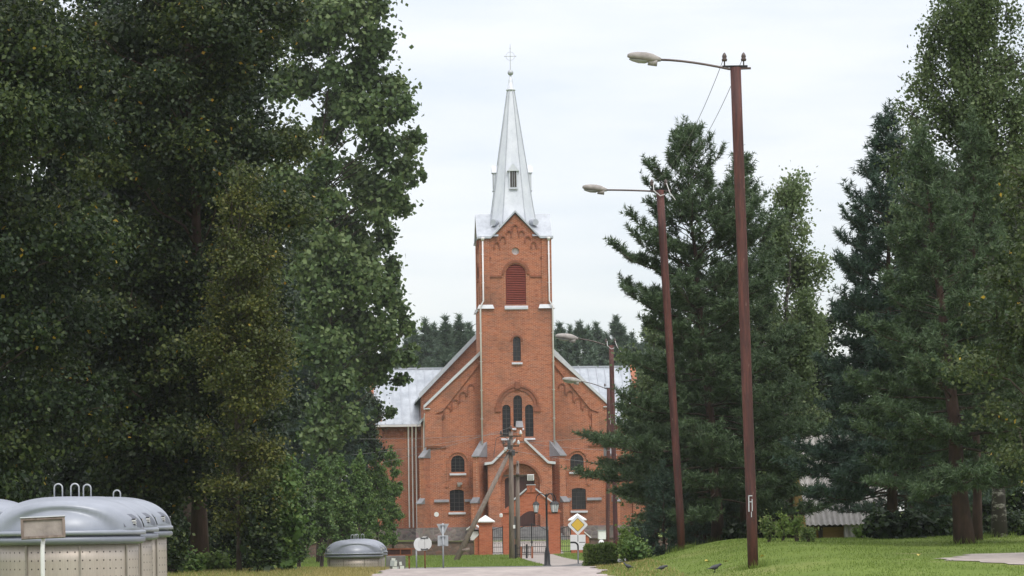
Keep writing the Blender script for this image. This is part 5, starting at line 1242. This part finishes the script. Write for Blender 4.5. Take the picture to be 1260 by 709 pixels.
for i in order:
    px,X,Y,g,H=FL[i]; back=i<len(fx); k=i%4
    o=protos[k] if not used[k] else copy_tree(protos[k]); used[k]=True
    o.location=(X,Y,g-.2); s=H/20; o.scale=(s*rg.uniform(.85,1.1),s,s); o.rotation_euler=(0,0,rg.uniform(0,6.28)); o['group']='forest pines behind the church'
    side='left' if px<636 else 'right'
    if back:
        n=(cl_ if side=='left' else cr_)
        if side=='left': cl_+=1
        else: cr_+=1
        o['label']=f'tall forest pine {side} of the tower, {ordn(n)} from its left'
    else:
        n=(fl_ if side=='left' else fr_)
        if side=='left': fl_+=1
        else: fr_+=1
        o['label']=f'lower front forest pine {side} of the tower, {ordn(n)} from its left'

# ------------------------------------------------------------ grass blades
def grass(name,label,n,xr,yr,h,wd,mat,seed,mask=None,lean=.5):
    rs=np.random.default_rng(seed); X=rs.uniform(*xr,n); Yv=rs.uniform(*yr,n)
    if mask is not None: k=mask(X,Yv,rs); X=X[k];Yv=Yv[k]
    Z=np.array([zg(a,c) for a,c in zip(X,Yv)]); n=len(X); P=np.stack([X,Yv,Z],1); hh=h*rs.uniform(.4,1.3,n)[:,None]
    a=rs.uniform(0,2*PI,n); s=np.stack([np.cos(a),np.sin(a),0*a],1)*wd; t=np.stack([rs.normal(size=n)*lean,rs.normal(size=n)*lean,np.ones(n)],1); t=nrm(t)*hh
    o=np_mesh(name,np.stack([P-s,P+s,P+t],1),3,M[mat],np.clip(rs.uniform(0,.93,n),0,1)); return tag(o,label,'grass',None,'stuff')
def m_right(X,Y,rs):
    on_dirt=(X>7.7+1.2*np.abs((Y-47)/6-.62)**1.5*1.8)&(Y>46.8)&(Y<53.1)
    patch=np.sin(X*1.9+Y*.7)*np.sin(Y*.9-X*.6)
    return (X>2.15+.12*np.sin(Y*2.3)) & ~on_dirt & (rs.uniform(size=len(X))<.55+.45*patch)
grass('grass','short mown grass on the raised lawn right of the road',90000,(2.0,14),(42,70),.045,.007,'grass',1,m_right)
grass('grass','green grass on the church lawn beyond the road crest',60000,(-16,9),(119,164),.09,.016,'grass',2,lambda X,Y,rs:~((np.abs(X-np.interp(Y,[r_[0] for r_ in prow],[(r_[1]+r_[2])/2 for r_ in prow]))<1.15)))
grass('grass','dry yellow verge grass left of the road crest',42000,(-9.5,-3.05),(55,71),.10,.008,'drygrass',3,lambda X,Y,rs:(rs.uniform(size=len(X))<np.clip((X+9.5)/4,0.12,1)))
grass('grass','green grass under the trees on the left verge',42000,(-14,-4.5),(50,72),.09,.009,'grass',4)
grass('grass','scattered dry tufts along the right edge of the road',3500,(1.9,3.3),(44,72),.07,.008,'drygrass',6)

BASES=[l1.location,l2.location,l3.location,Vector(on(at(1187,663,59).x,59)),Vector(on(at(1230,663,64).x,64)),Vector(on(9.35,70)),Vector(on(5.45,75)),Vector(on(6.5,79))]
rs=np.random.default_rng(9); PX=[];PYY=[]
for bq in BASES:
    a=rs.uniform(0,2*PI,260); d=.1+np.abs(rs.normal(size=260))*.16; PX.append(bq.x+np.cos(a)*d); PYY.append(bq.y+np.sin(a)*d)
PX=np.concatenate(PX);PYY=np.concatenate(PYY); n=len(PX); PZ=np.array([zg(a,c) for a,c in zip(PX,PYY)]); P=np.stack([PX,PYY,PZ],1)
a=rs.uniform(0,2*PI,n); sd_=np.stack([np.cos(a),np.sin(a),0*a],1)*.008; t=nrm(np.stack([rs.normal(size=n)*.4,rs.normal(size=n)*.4,np.ones(n)],1))*(.14*rs.uniform(.4,1.4,n)[:,None])
tag(np_mesh('grass',np.stack([P-sd_,P+sd_,P+t],1),3,M['grass'],rs.uniform(0,.93,n)),'uncut grass tufts round the feet of the poles and trunks','grass',None,'stuff')
